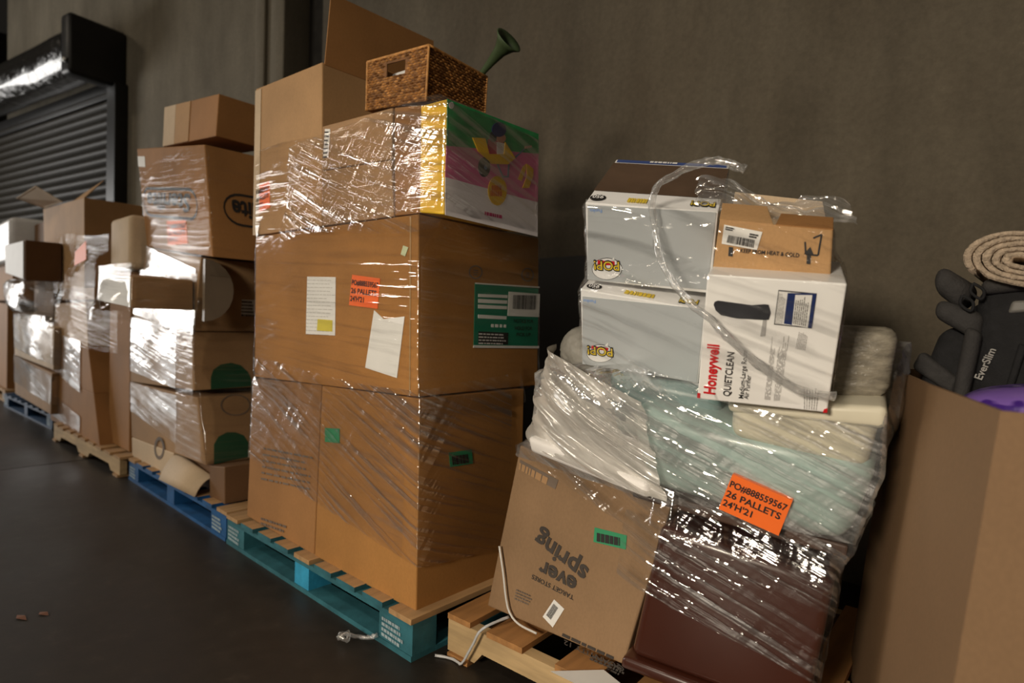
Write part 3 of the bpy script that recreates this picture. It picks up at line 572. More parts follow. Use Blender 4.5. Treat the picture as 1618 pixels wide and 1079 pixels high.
hexa('end_bracket', lwbox(-7.98, -7.74, 0.0, 0.66, 3.95, 4.68), BLK, door, bev=0.05, seg=3)
hexa('guide_rail', lwbox(-7.92, -7.70, 0.0, 0.16, 0.0, 4.0), BLK, door, bev=0.008)
for z_ in (4.1, 2.45): lathe('bolt', [(0.0, 0.03), (0.03, 0.028), (0.035, 0.0)], Matrix.Translation(lw(-7.80, 0.17 if z_ < 4 else 0.67, z_)) @ Matrix.Rotation(math.pi/2, 4, 'X'), plain('zinc', (0.5, 0.5, 0.47), 0.35, metal=0.8), door, 8)
hexa('header_plate', lwbox(-11.9, -7.98, 0.03, 0.10, 3.86, 4.08), BLK, door, bev=0.01)
sv = []; sf = []; pn = 6
for s in (-11.9, -7.92):
    for q in range(pn+1):
        t = q/pn; sv.append(lw(s, 0.05+0.055*math.sin(math.pi*t)**0.7, 0.118*t) - lw(-9.9, 0, 0))
for q in range(pn): sf.append((q, pn+1+q, pn+2+q, q+1))
sm_ = bpy.data.meshes.new('slat'); sm_.from_pydata([tuple(v) for v in sv], [], sf); sm_.update(); sm_.materials.append(SLAT)
sm_.polygons.foreach_set('use_smooth', [True]*len(sm_.polygons))
for i in range(33):
    o = bpy.data.objects.new('slat', sm_); COL.objects.link(o); o.location = lw(-9.9, 0, 0.02+i*0.12); put(o, door)

# ------------------------------------------------------------------ pallets
WD = {c: wood('pallet_wood_'+c, v, axis=a) for c, v, a in (('pale', (0.52, 0.36, 0.18), 0), ('tan', (0.42, 0.25, 0.11), 1), ('orange', (0.40, 0.19, 0.06), 1))}
def paint(n, c): return plain(n, c, 0.6, 0.3, 9, bs=0.1)
BLUE = paint('royal_blue_paint', (0.010, 0.085, 0.24)); TEAL = paint('weathered_teal_paint', (0.03, 0.135, 0.165)); LBLUE = paint('fresh_sky_blue_paint', (0.03, 0.30, 0.50))
NAVY = paint('navy_paint', (0.012, 0.05, 0.12))
STENCIL = plain('stencil_white', (0.33, 0.42, 0.45), 0.7, 0.2)
def pboard(name, x0, x1, y0, y1, z0, z1, M, mats, parent, jit=0.0):
    p = xf(boxpts(x0, x1, y0, y1, z0, z1), M)
    if jit:
        d = Vector((0, RND.uniform(-jit, jit), RND.uniform(-jit*0.3, jit*0.3))); p = [q+d for q in p]
    og = sum(p, Vector())/8
    o = pymesh(name, p, HF, mats, parent, origin=og, fm=[1 if len(mats) > 1 else 0, 1 if len(mats) > 1 else 0, 1 if len(mats) > 1 else 0, 1 if len(mats) > 1 else 0, 0, 0] if len(mats) > 1 else None)
    return o
def block_pallet(name, label, x0, L, y0, D, rz, paintm, topm, midm=None, group='painted block pallets'):
    M = Matrix.Translation((x0, y0, 0)) @ Matrix.Rotation(rz, 4, 'Z'); H = 0.14
    r = empty(name, M @ Vector((L/2, D/2, 0))); tag(r, label, 'pallet', group)
    nb = 9; bw = 0.118; gap = (L-nb*bw)/(nb-1)
    for i in range(nb):
        a = i*(bw+gap); pboard('deck_board', a, a+bw, RND.uniform(-.004, .006), D, H-0.018, H, M, [topm, paintm if i % 4 else topm], r)
    for yy in (0.004, D/2-0.05, D-0.104): pboard('stringer_board', 0, L, yy, yy+0.1, H-0.036, H-0.018, M, [paintm], r)
    for xi, a in enumerate((0, L/2-0.055, L-0.18)):
        for yi, yy in enumerate((0.004, D/2-0.05, D-0.104)):
            bl = pboard('block', a, a+(0.18 if xi != 1 else 0.11), yy, yy+0.1, 0.018, H-0.036, M, [WD['pale'], midm if (midm and xi == 1) else paintm], r)
            if yi == 0 and xi != 1:
                P = [M @ Vector(q) for q in ((a, yy, 0.018), (a+0.18, yy, 0.018), (a+0.18, yy, H-0.036), (a, yy, H-0.036))]
                scribble(bl, P, [(0.1, 0.12), (0.8, 0.05), (0.8, 0.95), (0.1, 0.95)], 4, STENCIL, 'stencil_mark', seed=xi+len(name))
    for yy in (0.0, D/2-0.05, D-0.1): pboard('bottom_board', 0, L, yy, yy+0.1, 0, 0.018, M, [paintm], r)
    for a in (0, L-0.1): pboard('bottom_board', a, a+0.1, 0.1, D-0.1, 0, 0.018, M, [paintm], r)
    return r
block_pallet('block_pallet', 'weathered teal block pallet under the tallest cardboard stack', -1.405, 1.405, 0.0, 1.15, 0, TEAL, WD['tan'], LBLUE)
block_pallet('block_pallet', 'royal blue block pallet under the stack with upside-down oval logos', -2.925, 1.495, 0.005, 1.1, 0.0, BLUE, WD['tan'])
block_pallet('block_pallet', 'dark blue block pallet farthest left, beside the pale wooden one', -6.98, 1.85, -0.08, 1.1, 0.046, NAVY, NAVY)
def stringer_pallet(name, label, x0, L, y0, D, rz, m1, m2, boards, group='bare wooden pallets'):
    M = Matrix.Translation((x0, y0, 0)) @ Matrix.Rotation(rz, 4, 'Z'); H = 0.14
    r = empty(name, M @ Vector((L/2, D/2, 0))); tag(r, label, 'pallet', group)
    nt_ = [(0, 0.016), (0.11*L, 0.016), (0.14*L, 0.055), (0.40*L, 0.055), (0.43*L, 0.016), (0.57*L, 0.016), (0.60*L, 0.055), (0.86*L, 0.055), (0.89*L, 0.016), (L, 0.016), (L, H-0.018), (0, H-0.018)]
    for yy in (0.012, D/2-0.02, D-0.05):
        n = len(nt_); vs = [M @ Vector((x, yy, z)) for x, z in nt_]+[M @ Vector((x, yy+0.042, z)) for x, z in nt_]
        fs = [(0, 1, 2, 11), (2, 3, 10, 11), (3, 4, 5, 6, 10), (6, 7, 10), (7, 8, 9, 10)]
        fs = [(0, 1, 2, 11), (11, 2, 3), (11, 3, 6, 10), (3, 4, 5, 6), (10, 6, 7), (7, 8, 9, 10)]
        fs += [tuple(n+i for i in reversed(f)) for f in fs]+[(i, n+i, n+(i+1) % n, (i+1) % n) for i in range(n)]
        pymesh('stringer', vs, fs, m1, r, origin=vs[0])
    for i, (a, wd) in enumerate(boards): pboard('deck_board', a*L, a*L+wd, RND.uniform(0.0, 0.012), D, H-0.018, H, M, [m2], r)
    for yy in ((0.03, D-0.13)) if False else (): pass
    for a in (0.01, L/2-0.05, L-0.1): pboard('bottom_board', a, a+0.09, 0, D, 0, 0.016, M, [m2], r)
    return r
stringer_pallet('wooden_pallet', 'pale bare wood pallet under the film-wrapped stack between the blue pallets', -4.62, 1.62, -0.085, 1.0, 0.03, WD['pale'], WD['tan'], [(i*0.118, 0.12) for i in range(9)])
stringer_pallet('wooden_pallet', 'splintered bare wood pallet under the leaning pile with plastic totes', 0.045, 1.08, 0.105, 1.0, 0.05, WD['pale'], WD['orange'], [(0.0, 0.10), (0.16, 0.14), (0.40, 0.12), (0.60, 0.13), (0.76, 0.09), (0.91, 0.09)])

# ------------------------------------------------------------------ tall stack on the teal pallet
a1r = carton('A1r', 'large_carton', 'large plain brown carton at bottom right of the tallest stack, green sticker on its side', K1)
a1l = carton('A1l', 'large_carton', 'brown carton with grey printed lines at bottom left of the tallest stack', K3)
a2 = carton('A2', 'large_carton', 'wide brown carton with orange label, white sheets and a green shipping label', K1, tape=('F', 0.965, 0.003))
a3a = carton('A3a', 'open_carton', 'tall open carton with one flap standing up, top left of the tallest stack', K2)
a3u = carton('A3bu', 'flat_carton', 'shallow carton with white tag, upper of two beside the bright play box', K4)
a3l = carton('A3bl', 'flat_carton', 'shallow carton without tag, lower of two beside the bright play box', K4)
thn = carton('thin', 'slim_carton', 'slim upright brown carton pressed against the yellow side of the play box', K3)
FADE0 = plain('faint_grey_ink', (.45, .43, .40), .6)
decal(a2, 'a2_sheet', 'shipping_sheet', WHITE, 1); P = face('A2', 'F')
scribble(a2, P, PRT['a2_sheet'][2], 16, FADE0, fill=0.14, lvl=2, seed=3); decal(a2, 'a2_yellow', 'yellow_sticker', plain('yellow_sticker', (0.65, 0.55, 0.06), 0.6), 3)
orange_label(a2, 'a2_orange'); decal(a2, 'a2_paper', 'loose_paper', WHITE, 2); decal(a2, 'a2_tag', 'small_tag', plain('pale_green_paper', (0.55, 0.62, 0.40), 0.6), 2)
sh = decal(a2, 'a2_ship', 'shipping_label', TEALG, 1); P = face('A2', 'R')
for k_ in ('white1', 'white2', 'white3', 'white4', 'codebg', 'btm', 'top', 'sq1', 'sq2', 'sq3', 'sq4'): decal(sh, 's_'+k_, 'white_field', WHITE, 2)
decal(sh, 's_black', 'black_field', INK, 2); scribble(sh, P, PRT['s_code'][2], 1, INK, 'barcode', 4, bars=True, seed=5)
scribble(sh, P, PRT['s_black'][2], 4, WHITE, 'fine_print', 4, 0.4, 8)
for s_, k_, wd in (('NOTICE FOR', 't1', 0.19), ('HOLD FOR', 't2', 0.17), ('PICK UP', 't3', 0.14)):
    u, v = PRT['s_'+k_][2][0]; lettering(sh, P, s_, (u-wd/2, v-0.012), (u+wd/2, v-0.012), INK, h=0.014, lvl=3)
for k_ in ('a2_stamp', 'a2_stamp2'):
    q = PRT[k_][2]; c = (sum(a for a, b in q)/20, sum(b for a, b in q)/20)
    ring = q+[(c[0]+(a-c[0])*.82, c[1]+(b-c[1])*.82) for a, b in q]; pts = [fpt(P, u, v, .0018) for u, v in ring]
    pymesh('ink_stamp', pts, [(i, (i+1) % 20, 20+(i+1) % 20, 20+i) for i in range(20)], GREY_INK, a2, origin=pts[0])
    scribble(a2, P, [(c[0]-.02, c[1]-.02), (c[0]+.02, c[1]-.02), (c[0]+.02, c[1]+.02), (c[0]-.02, c[1]+.02)], 3, GREY_INK, 'ink_stamp', seed=4)
orange_label(a3a, 'a3a_orange'); decal(a3u, 'a3b_tag', 'white_tag', WHITE, 1); scribble(a3u, face('A3bu', 'F'), PRT['a3b_tag'][2], 7, INK, fill=.4, seed=2)
P = face('A1l', 'F'); scribble(a1l, P, PRT['a1l_print'][2], 6, GREY_INK, 'printed_lines', fill=0.3, seed=6); scribble(a1l, P, PRT['a1l_small'][2], 2, GREY_INK, 'printed_lines', fill=0.45, seed=7)
P = face('A1r', 'F'); decal(a1r, 'a1r_green', 'green_sticker', GREEN, 1)
g_ = decal(a1r, 'a1r_greenR', 'green_sticker', GREEN, 1); q = PRT['a1r_greenR'][2]
scribble(g_, face('A1r', 'R'), [(q[0][0]+.02, q[0][1]+.008), (q[1][0]-.02, q[1][1]+.008), (q[2][0]-.02, q[2][1]-.008), (q[3][0]+.02, q[3][1]-.008)], 1, INK, 'sticker_text', fill=0.8, seed=9)
# raised flap and folded rim of the open carton
x = -0.705; panel('raised_flap', V3((x, 0.06, 2.09)), V3((x, 0.62, 2.09)), V3((x+.012, 0.60, 2.375)), V3((x+.012, 0.075, 2.37)), 0.005, K3, a3a)
panel('inner_flap', V3((-1.28, 0.052, 2.118)), V3((-0.71, 0.052, 2.092)), V3((-0.72, 0.17, 2.12)), V3((-1.25, 0.17, 2.135)), 0.004, K2, a3a)
panel('tape', V3((-1.284, 0.0475, 1.46)), V3((-1.225, 0.0475, 1.46)), V3((-1.225, 0.0475, 2.115)), V3((-1.284, 0.0475, 2.118)), 0.001, K5, a3a)
# bright play box
KY = plain('bright_yellow_print', (0.80, 0.50, 0.02), 0.35, 0.05)
kid = carton('kid', 'toy_box', 'bright toy box with green, pink and white picture side and yellow edge', KY)
KM = dict(green=plain('k_green', (0.03, 0.32, 0.10), .35, .2, 20), pink=plain('k_pink', (0.72, 0.17, 0.36), .35, .05), white=plain('k_white', (.86, .81, .83), .35, .03), yel=plain('k_yellow', (.78, .48, .02), .35, .05),
          black=plain('k_black', (.02, .025, .03), .35), skin=plain('k_skin', (.55, .27, .18), .4), navy=plain('k_navy', (.02, .03, .14), .4), red=plain('k_red', (.55, .05, .10), .4), blue=plain('k_bluegrey', (.15, .22, .33), .4))
for k_, nm, mm, lv in (('green', 'printed_field', 'green', 1), ('pink', 'printed_field', 'pink', 1), ('white', 'printed_field', 'white', 1), ('leg2', 'printed_barrow', 'blue', 2), ('leg1', 'printed_barrow', 'blue', 2), ('leg3', 'printed_barrow', 'blue', 2), ('hand', 'printed_barrow', 'blue', 2), ('grip', 'printed_barrow', 'skin', 3), ('wheel', 'printed_wheel', 'black', 2), ('hub', 'printed_wheel', 'blue', 3),
                       ('shirt', 'printed_child', 'red', 2), ('stripe', 'printed_child', 'white', 3), ('hair', 'printed_child', 'black', 3), ('face', 'printed_child', 'skin', 4), ('cap', 'printed_child', 'navy', 5), ('tray', 'printed_barrow', 'yel', 6), ('ban1', 'printed_bananas', 'yel', 2), ('ban2', 'printed_bananas', 'yel', 3), ('disc', 'printed_disc', 'yel', 3), ('logo', 'printed_logo', 'white', 2)):
    decal(kid, 'k_'+k_, nm, KM[mm], lv)
P = face('kid', 'R'); PINK = plain('k_magenta_ink', (.55, .03, .16), .4); OR_INK = plain('k_orange_ink', (.62, .16, .02), .4)
a, b = PRT['k_name'][2]; scribble(kid, P, [(a[0], a[1]-.012), (b[0], b[1]-.012), (b[0], b[1]+.024), (a[0], a[1]+.024)], 1, PINK, 'printed_name', 3, .9, 31)
for k_, n_ in (('k_d1', 3), ('k_d2', 4)):
    a, b = PRT[k_][2]; scribble(kid, P, [(a[0], a[1]-.025), (b[0], b[1]-.025), (b[0], b[1]+.03), (a[0], a[1]+.03)], 1, OR_INK, 'printed_slogan', 4, 0.9, n_)

# ---- wicker basket with a white thing inside, and the green horn behind
WK = plain('dark_wicker', (0.20, 0.085, 0.022), 0.6, 0.45, 30); WK2 = plain('light_wicker', (0.50, 0.24, 0.07), 0.6, 0.4, 40)
bp_ = hex8(BOX['basket']); bb = empty('wicker_basket', (bp_[0]+bp_[5])/2); tag(bb, 'woven brown wicker basket with cut-out handle on top of the tallest stack', 'basket')
bp_ = [p+(sum(bp_, Vector())/8-p)*0.03 for p in bp_]
def wface(P, hole=None):
    L = (P[1]-P[0]).length; H = (P[3]-P[0]).length
    if hole:
        u0, u1, v0, v1 = hole
        for (a, b, c, d) in ((0, u0, 0, 1), (u1, 1, 0, 1), (u0, u1, 0, v0), (u0, u1, v1, 1)): panel('basket_wall', fpt(P, a, c), fpt(P, b, c), fpt(P, b, d), fpt(P, a, d), 0.006, WK, bb)
    else: panel('basket_wall', *P, 0.006, WK, bb)
    vs = []; fs = []; fm = []; rows = 20; cols = 15; n = (P[1]-P[0]).cross(P[3]-P[0]).normalized()
    for r in range(rows):
        for c in range(-1, cols+1):
            u = (c+0.5*(r % 2)+RND.uniform(-.15, .15))/cols; v = (r+.5)/rows; du = .62/cols; dv = .62/rows
            ul, ur = max(0, u-du), min(1, u+du)
            if ur-ul < 0.02 or (hole and ur > hole[0]-.01 and ul < hole[1]+.01 and v+dv/2 > hole[2] and v-dv/2 < hole[3]): continue
            i = len(vs); hgt = RND.uniform(.003, .0065); sk = RND.uniform(-.25, .25)/rows
            for (a, b, h_) in ((ul, v-sk, 0.0005), ((ul+ur)/2, v-dv*.75, 0.001), (ur, v+sk, 0.0005), ((ul+ur)/2, v+dv*.75, 0.001), ((ul*2+ur)/3, v-sk*.3, hgt), ((ul+2*ur)/3, v+sk*.3, hgt)): vs.append(fpt(P, a, min(1, max(0, b)))+n*h_)
            fs += [(i, i+1, i+4), (i+1, i+5, i+4), (i+1, i+2, i+5), (i+2, i+3, i+5), (i+3, i+4, i+5), (i+3, i, i+4)]; fm += [0 if RND.random() < .4 else 1]*6
    o = pymesh('woven_strands', vs, fs, [WK, WK2], bb, origin=P[0], fm=fm); o['kind'] = 'stuff'
wface([bp_[0], bp_[1], bp_[2], bp_[3]], (0.34, 0.64, 0.60, 0.86)); wface([bp_[1], bp_[5], bp_[6], bp_[2]]); wface([bp_[4], bp_[0], bp_[3], bp_[7]]); wface([bp_[5], bp_[4], bp_[7], bp_[6]])
panel('basket_floor', bp_[0]+V3((0, 0, .004)), bp_[1]+V3((0, 0, .004)), bp_[5]+V3((0, 0, .004)), bp_[4]+V3((0, 0, .004)), .004, WK, bb)
for a, b in ((2, 3), (2, 6), (6, 7), (7, 3)): tube('rim', [bp_[a], (bp_[a]+bp_[b])/2, bp_[b]], .006, WK2, bb, 6)
for a, b in ((0, 3), (1, 2), (5, 6), (4, 7)): tube('corner_strand', [bp_[a], (bp_[a]+bp_[b])/2, bp_[b]], .005, WK2, bb, 6)
wh = hexa('white_container', xf(boxpts(-.1, .1, -.06, .06, 0, .15), Matrix.Translation((-0.34, 0.25, 1.878)) @ Matrix.Rotation(.1, 4, 'Z')), WHITE, bev=.012, seg=3); tag(wh, 'white container seen through the wicker basket handle hole', 'container')
GH = plain('green_horn', (0.05, 0.078, 0.034), 0.5, 0.2)
hd = (V3((-.19, .55, 2.20))-V3((-.296, .55, 2.133))).normalized(); hq = hd.to_track_quat('Z', 'Y').to_matrix().to_4x4()
hn = lathe('green_horn', [(0.0, -.52), (.014, -.52), (.012, -.16), (.013, -.05), (.018, .0), (.026, .05), (.042, .085), (.06, .105), (.058, .108), (.038, .088), (.02, .05), (.0, 0.0)], Matrix.Translation((-.262, .55, 2.155)) @ hq, GH)
tag(hn, 'green flared horn sticking up behind the wicker basket', 'horn')

# ------------------------------------------------------------------ stack on the royal blue pallet
bs = carton('Bs', 'storage_tote_carton', 'brown carton with upside-down oval logo and red-orange label', K3, bev=.006)
bt = carton('Btop', 'small_carton', 'plain brown carton on top of the box with upside-down oval logo', K3)
bm_ = carton('Bm', 'medium_carton', 'film-covered carton below the upside-down oval logo box', K4)
bpx = carton('Bp', 'jutting_carton', 'narrow carton jutting out into the aisle, film glare painted white on its end', K4)
b1 = carton('B1', 'arch_print_carton', 'carton with dark green arch print, upper of the two', K4)
b2 = carton('B2', 'arch_print_carton', 'carton with dark green arch print and ring outline, lower of the two', K4)
b3a = carton('B3a', 'low_carton', 'low pale carton at the left end of the royal blue pallet', K5)
b3b = carton('B3b', 'low_carton', 'small dark brown carton at the right end of the royal blue pallet', K6)
hexa('white_end_panel', [fpt(face('Bp', 'F'), u, v, o_) for o_ in (.004, .0005) for (u, v) in ((.02, .03), (.98, .03), (.98, .97), (.02, .97))], WHITE, bpx, bev=0)  # white plate stands in for the film's reflection on this end
P = face('Btop', 'F')
for u0, u1, m_ in ((0.0, .24, K5), (.245, .52, K2)): panel('flap', fpt(P, u0, .01, .004), fpt(P, u1, .01, .004), fpt(P, u1, .99, .004), fpt(P, u0, .99, .004), .004, m_, bt)
def rounded_outline(root, P, u0, u1, v0, v1, w_, mat, open_right=False):
    """racetrack outline"""
    n = 10; asp = (P[1]-P[0]).length/(P[3]-P[0]).length; rv = (v1-v0)/2; ru = rv/asp; c = []
    for i in range(n+1): a = math.pi/2+math.pi*i/n; c.append((u0+ru+ru*math.cos(a), (v0+v1)/2+rv*math.sin(a)))
    if not open_right:
        for i in range(n+1): a = -math.pi/2+math.pi*i/n; c.append((u1-ru+ru*math.cos(a), (v0+v1)/2+rv*math.sin(a)))
    else: c += [(u1, v0)]; c.insert(0, (u1, v1))
    m0 = ((u0+u1)/2, (v0+v1)/2); sc = [(m0[0]+(a-m0[0])*(1-w_*.5/(u1-u0)), m0[1]+(b-m0[1])*(1-w_*asp/(v1-v0))) for a, b in c]
    pts = [fpt(P, a, b, .002) for a, b in c+sc]; k = len(c)
    pymesh('oval_outline', pts, [(i, (i+1) % k, k+(i+1) % k, k+i) for i in range(k if not open_right else k-1)], mat, root, origin=pts[0])
P = face('Bs', 'F'); q = PRT['bs_oval'][2]; v0 = min(b for a, b in q); v1 = max(b for a, b in q)
rounded_outline(bs, P, .03, .86, v0, v1, .04, INK); lettering(bs, P, 'Sterilite', (.78, (v0+v1)/2+.09), (.12, (v0+v1)/2+.09), INK, h=.10, bold=.03)
P = face('Bs', 'R'); rounded_outline(bs, P, .16, 1.25, v0, v1, .06, INK); lettering(bs, P, 'Sterilite', (1.02, (v0+v1)/2+.08), (.24, (v0+v1)/2+.08), INK, h=.10, bold=.03) if False else lettering(bs, P, 'Sterilite', (.98, (v0+v1)/2+.08), (.26, (v0+v1)/2+.08), INK, h=.10, bold=.03)
orange_label(bs, 'bs_orange'); decal(bs, 'bs_white', 'white_tag', WHITE, 1)
decal(b1, 'arch1', 'green_arch', DGREEN, 1); decal(b2, 'arch2', 'green_arch', DGREEN, 1)
P = face('B2', 'R'); q = PRT['ring'][2]; c = (sum(a for a, b in q)/20, sum(b for a, b in q)/20)
pts = [fpt(P, u, v, .002) for u, v in q+[(c[0]+(a-c[0])*.9, c[1]+(b-c[1])*.9) for a, b in q]]; pymesh('ring_outline', pts, [(i, (i+1) % 20, 20+(i+1) % 20, 20+i) for i in range(20)], GREY_INK, b2, origin=pts[0])
lb = decal(bm_, 'bm_label', 'white_label', WHITE, 1); scribble(lb, face('Bm', 'R'), PRT['bm_label'][2], 5, INK, seed=2)
P = face('B3a', 'F'); q = PRT['b3_ring'][2]; c = (sum(a for a, b in q)/20, sum(b for a, b in q)/20)
pts = [fpt(P, u, v, .002) for u, v in q+[(c[0]+(a-c[0])*.7, c[1]+(b-c[1])*.7) for a, b in q]]; pymesh('ring_outline', pts, [(i, (i+1) % 20, 20+(i+1) % 20, 20+i) for i in range(20)], GREY_INK, b3a, origin=pts[0])
# round white tub lid on the right side of the stack, torn flap in front
k = 24; M = Matrix.Translation((-1.885, 0.13, 1.21))
vs = []; fs = []
for xx in (0, .03):
    for i in range(k): a = 2*math.pi*i/k; vs.append(V3((-1.885+xx, max(.056, .056+.15*math.cos(a)), 1.215+.165*math.sin(a))))
fs = [tuple(range(k))[::-1], tuple(k+i for i in range(k))]+[(i, (i+1) % k, k+(i+1) % k, k+i) for i in range(k)]
ld = pymesh('tub_lid', vs, fs, plain('milky_plastic', (.20, .155, .11), .4), None, origin=V3((-1.87, .125, 1.05))); tag(ld, 'round whitish tub lid wrapped against the carton side', 'lid')
vs = []; fs = []
for i in range(9):
    t = i/8; zz = .142+.14*math.sin(math.pi*.5*t)**.8; yy = -.03+.11*t
    for j in range(3): vs.append(V3((-2.25+.47*j/2, yy+.01*j, zz-.03*j*(t))))
for i in range(8):
    for j in range(2): fs.append((i*3+j, i*3+j+1, i*3+j+4, i*3+j+3))
fp = pymesh('bent_cardboard', vs, fs, K5, None, True, origin=V3((-2.0, 0, .142))); sd = fp.modifiers.new('thick', 'SOLIDIFY'); sd.thickness = .006
tag(fp, 'curled piece of pale cardboard at the front of the royal blue pallet', 'cardboard')
mid = hexa('dark_carton', boxpts(-2.2, -1.8, .1, .5, .142, .29), K6); tag(mid, 'dark carton behind the curled cardboard on the royal blue pallet', 'box')

# ------------------------------------------------------------------ stack on the pale wood pallet
c1 = carton('C1', 'wrapped_carton', 'brown carton resting directly on the pale wood pallet', K3); c2 = carton('C2', 'wrapped_carton', 'brown carton in the middle of the stack on the pale wood pallet', K3)
c3 = carton('C3', 'wrapped_carton', 'tan carton under the draped film on the pale wood pallet', K2)
BOX['Cop'] = [(-5.4, 0.0, 1.25), (-4.03, 0.0, 1.25), (-4.053, 0.0, 1.941), (-5.5, 0.0, 2.0), (0, .45, 0)]
co = carton('Cop', 'open_carton', 'open tan carton with bent flaps just under the rolling door', K2)
A = [V3(p) for p in BOX['Cop'][:4]]
panel('bent_flap', A[3]+V3((.05, 0, 0)), A[3]+V3((.75, 0, -.02)), A[3]+V3((.62, -.16, .10)), A[3]+V3((.02, -.2, .06)), .006, K5, co)
panel('bent_flap', A[2]+V3((-.6, .01, 0)), A[2], A[2]+V3((-.02, .13, .16)), A[2]+V3((-.58, .12, .12)), .006, K2, co)
ct = hexa('tan_carton', boxpts(-3.45, -2.95, .3, .7, 1.5, 2.02), K2); tag(ct, 'plain tan carton showing between two stacks under the rolling door rail', 'box')
ctb = hexa('tan_carton', boxpts(-3.7, -3.0, .28, .72, .145, 1.498), K3); tag(ctb, 'tall dark carton behind the draped film between two stacks', 'box')
cw = hexa('draped_carton', boxpts(-3.28, -2.86, -.02, .25, 1.36, 1.70), K5, bev=.03, seg=3); tag(cw, 'pale paper-covered carton beside the upside-down oval logo box', 'box')
cwb = hexa('brown_carton', boxpts(-3.55, -3.08, .05, .27, .145, 1.355), K3); tag(cwb, 'narrow brown carton at the right edge of the pale wood pallet', 'box')
cm = hexa('film_covered_carton', boxpts(-4.75, -3.75, .0, .42, 1.16, 1.25), K4); tag(cm, 'flat carton lying under the open tan carton', 'box')

# ------------------------------------------------------------------ farthest stacks
d1 = carton('D1', 'wrapped_carton', 'pale brown carton on the dark blue pallet', K4)
BOX['D2'] = [(-6.35, -0.08, 0.6), (-4.62, -0.08, 0.58), (-4.6, -0.08, 0.93), (-6.4, -0.08, 0.99), (0, .5, 0)]
d2 = carton('D2', 'wrapped_carton', 'carton wrapped white with film above the dark blue pallet', K5)
dl = blob('film_wrapped_bundle', (-5.75, .05, 1.19), (.62, .25, .19), FILM_W, None, .2, 3, 4, 4, sq=.7); tag(dl, 'crumpled bundle of white film on the stack by the dark blue pallet', 'film')
db = carton('Dbox', 'jutting_carton', 'dark brown carton sticking out at far left, film glare painted white on its end', K6)
hexa('white_end_panel', [fpt(face('Dbox', 'F'), u, v, o_) for o_ in (.01, .0005) for (u, v) in ((.03, .02), (.97, .02), (.97, .98), (.03, .98))], WHITE, db, bev=0.004)  # film glare on the carton end, painted as a white plate
BOX['E0'] = [(-8.9, 0.0, .14), (-7.4, 0.0, .14), (-7.36, 0.0, 1.117), (-8.9, 0.0, 1.15), (0, .7, 0)]
e0 = carton('E0', 'large_carton', 'brown carton at the left edge beyond the dark blue pallet', K3)
block_pallet('block_pallet', 'wooden block pallet half out of sight at the left edge', -9.0, 1.7, -.03, .6, 0, WD['tan'], WD['tan'])
e1 = hexa('white_bundle', boxpts(-8.6, -6.55, -.1, .5, 1.55, 2.02), plain('milky_wrap', (.72, .70, .68), .35, .1), bev=.06, seg=3); tag(e1, 'bulky bundle wrapped in white film at the left edge under the door', 'bundle')
e2 = hexa('brown_carton', boxpts(-8.7, -6.9, -.02, .6, 1.155, 1.548), K3); tag(e2, 'brown carton under the white bundle at the left edge', 'box')
db2 = hexa('dark_carton', boxpts(-6.5, -5.6, .1, .6, 1.0, 1.95), K6); tag(db2, 'dark carton standing behind the jutting box at far left', 'box')

# ------------------------------------------------------------------ leaning pile on the splintered pallet
es = carton('ES', 'upside_down_carton', 'upside-down brown carton with black brand lettering leaning on the splintered pallet', kraft('kraft_lettered', (0.27, 0.168, 0.09)), bev=.005)
P = face('ES', 'F')
decal(es, 'es_bar', 'printed_bar', GREY_INK, 1); scribble(es, P, PRT['es_bar'][2], 1, K4, 'printed_bar_text', 3, .7, 4)
g2 = decal(es, 'es_green', 'green_sticker', GREEN, 1); q = PRT['es_green'][2]; scribble(g2, P, [(q[0][0]+.02, q[0][1]+.012), (q[1][0]-.015, q[1][1]+.012), (q[2][0]-.015, q[2][1]-.012), (q[3][0]+.02, q[3][1]-.012)], 1, INK, 'sticker_text', 3, .8, 5)
cd = decal(es, 'es_code', 'barcode_sticker', WHITE, 1); q = PRT['es_code'][2]
def sub(q, u0, u1, v0, v1):
    g = lambda u, v: tuple((1-u)*(1-v)*q[0][i]+u*(1-v)*q[1][i]+u*v*q[2][i]+(1-u)*v*q[3][i] for i in (0, 1))
    return [g(u0, v0), g(u1, v0), g(u1, v1), g(u0, v1)]
scribble(cd, P, sub(q, .15, .6, .2, .85), 1, INK, 'barcode', 3, bars=True, seed=3)
ESI = plain('faded_black_ink', (.05, .04, .033), .7, .3)
a = PRT['es_spr_l'][2][0]; b = PRT['es_spr_r'][2][0]
lettering(es, P, 'spring', (b[0]-.015, b[1]+.035), (a[0]+.015, a[1]+.075), ESI, h=.055, bold=.03)
c = PRT['es_ever'][2][0]; lettering(es, P, 'ever', (c[0]+.15, c[1]+.035), (c[0]-.12, c[1]+.055), ESI, h=.05, bold=.03)
c = PRT['es_target'][2][0]; lettering(es, P, 'TARGET STORES', (c[0]+.15, c[1]+.0), (c[0]-.16, c[1]+.02), ESI, h=.014, bold=.01)
c = PRT['es_l1'][2][0]; scribble(es, P, [(c[0]-.2, c[1]), (c[0]+.2, c[1]-.01), (c[0]+.2, c[1]+.012), (c[0]-.2, c[1]+.022)], 1, ESI, 'printed_line', fill=.8, seed=17)
for k_, s_, h_ in (('l2', 'QUANTITY 12', .013),):
    c = PRT['es_'+k_][2][0]; lettering(es, P, s_, (c[0]+.2, c[1]), (c[0]-.2, c[1]+.01), ESI, h=h_)
c = PRT['es_l3'][2][0]; scribble(es, P, [(c[0]-.05, c[1]-.02), (c[0]+.19, c[1]-.02), (c[0]+.19, c[1]+.035), (c[0]-.05, c[1]+.035)], 3, ESI, 'printed_block', fill=.7, seed=8)
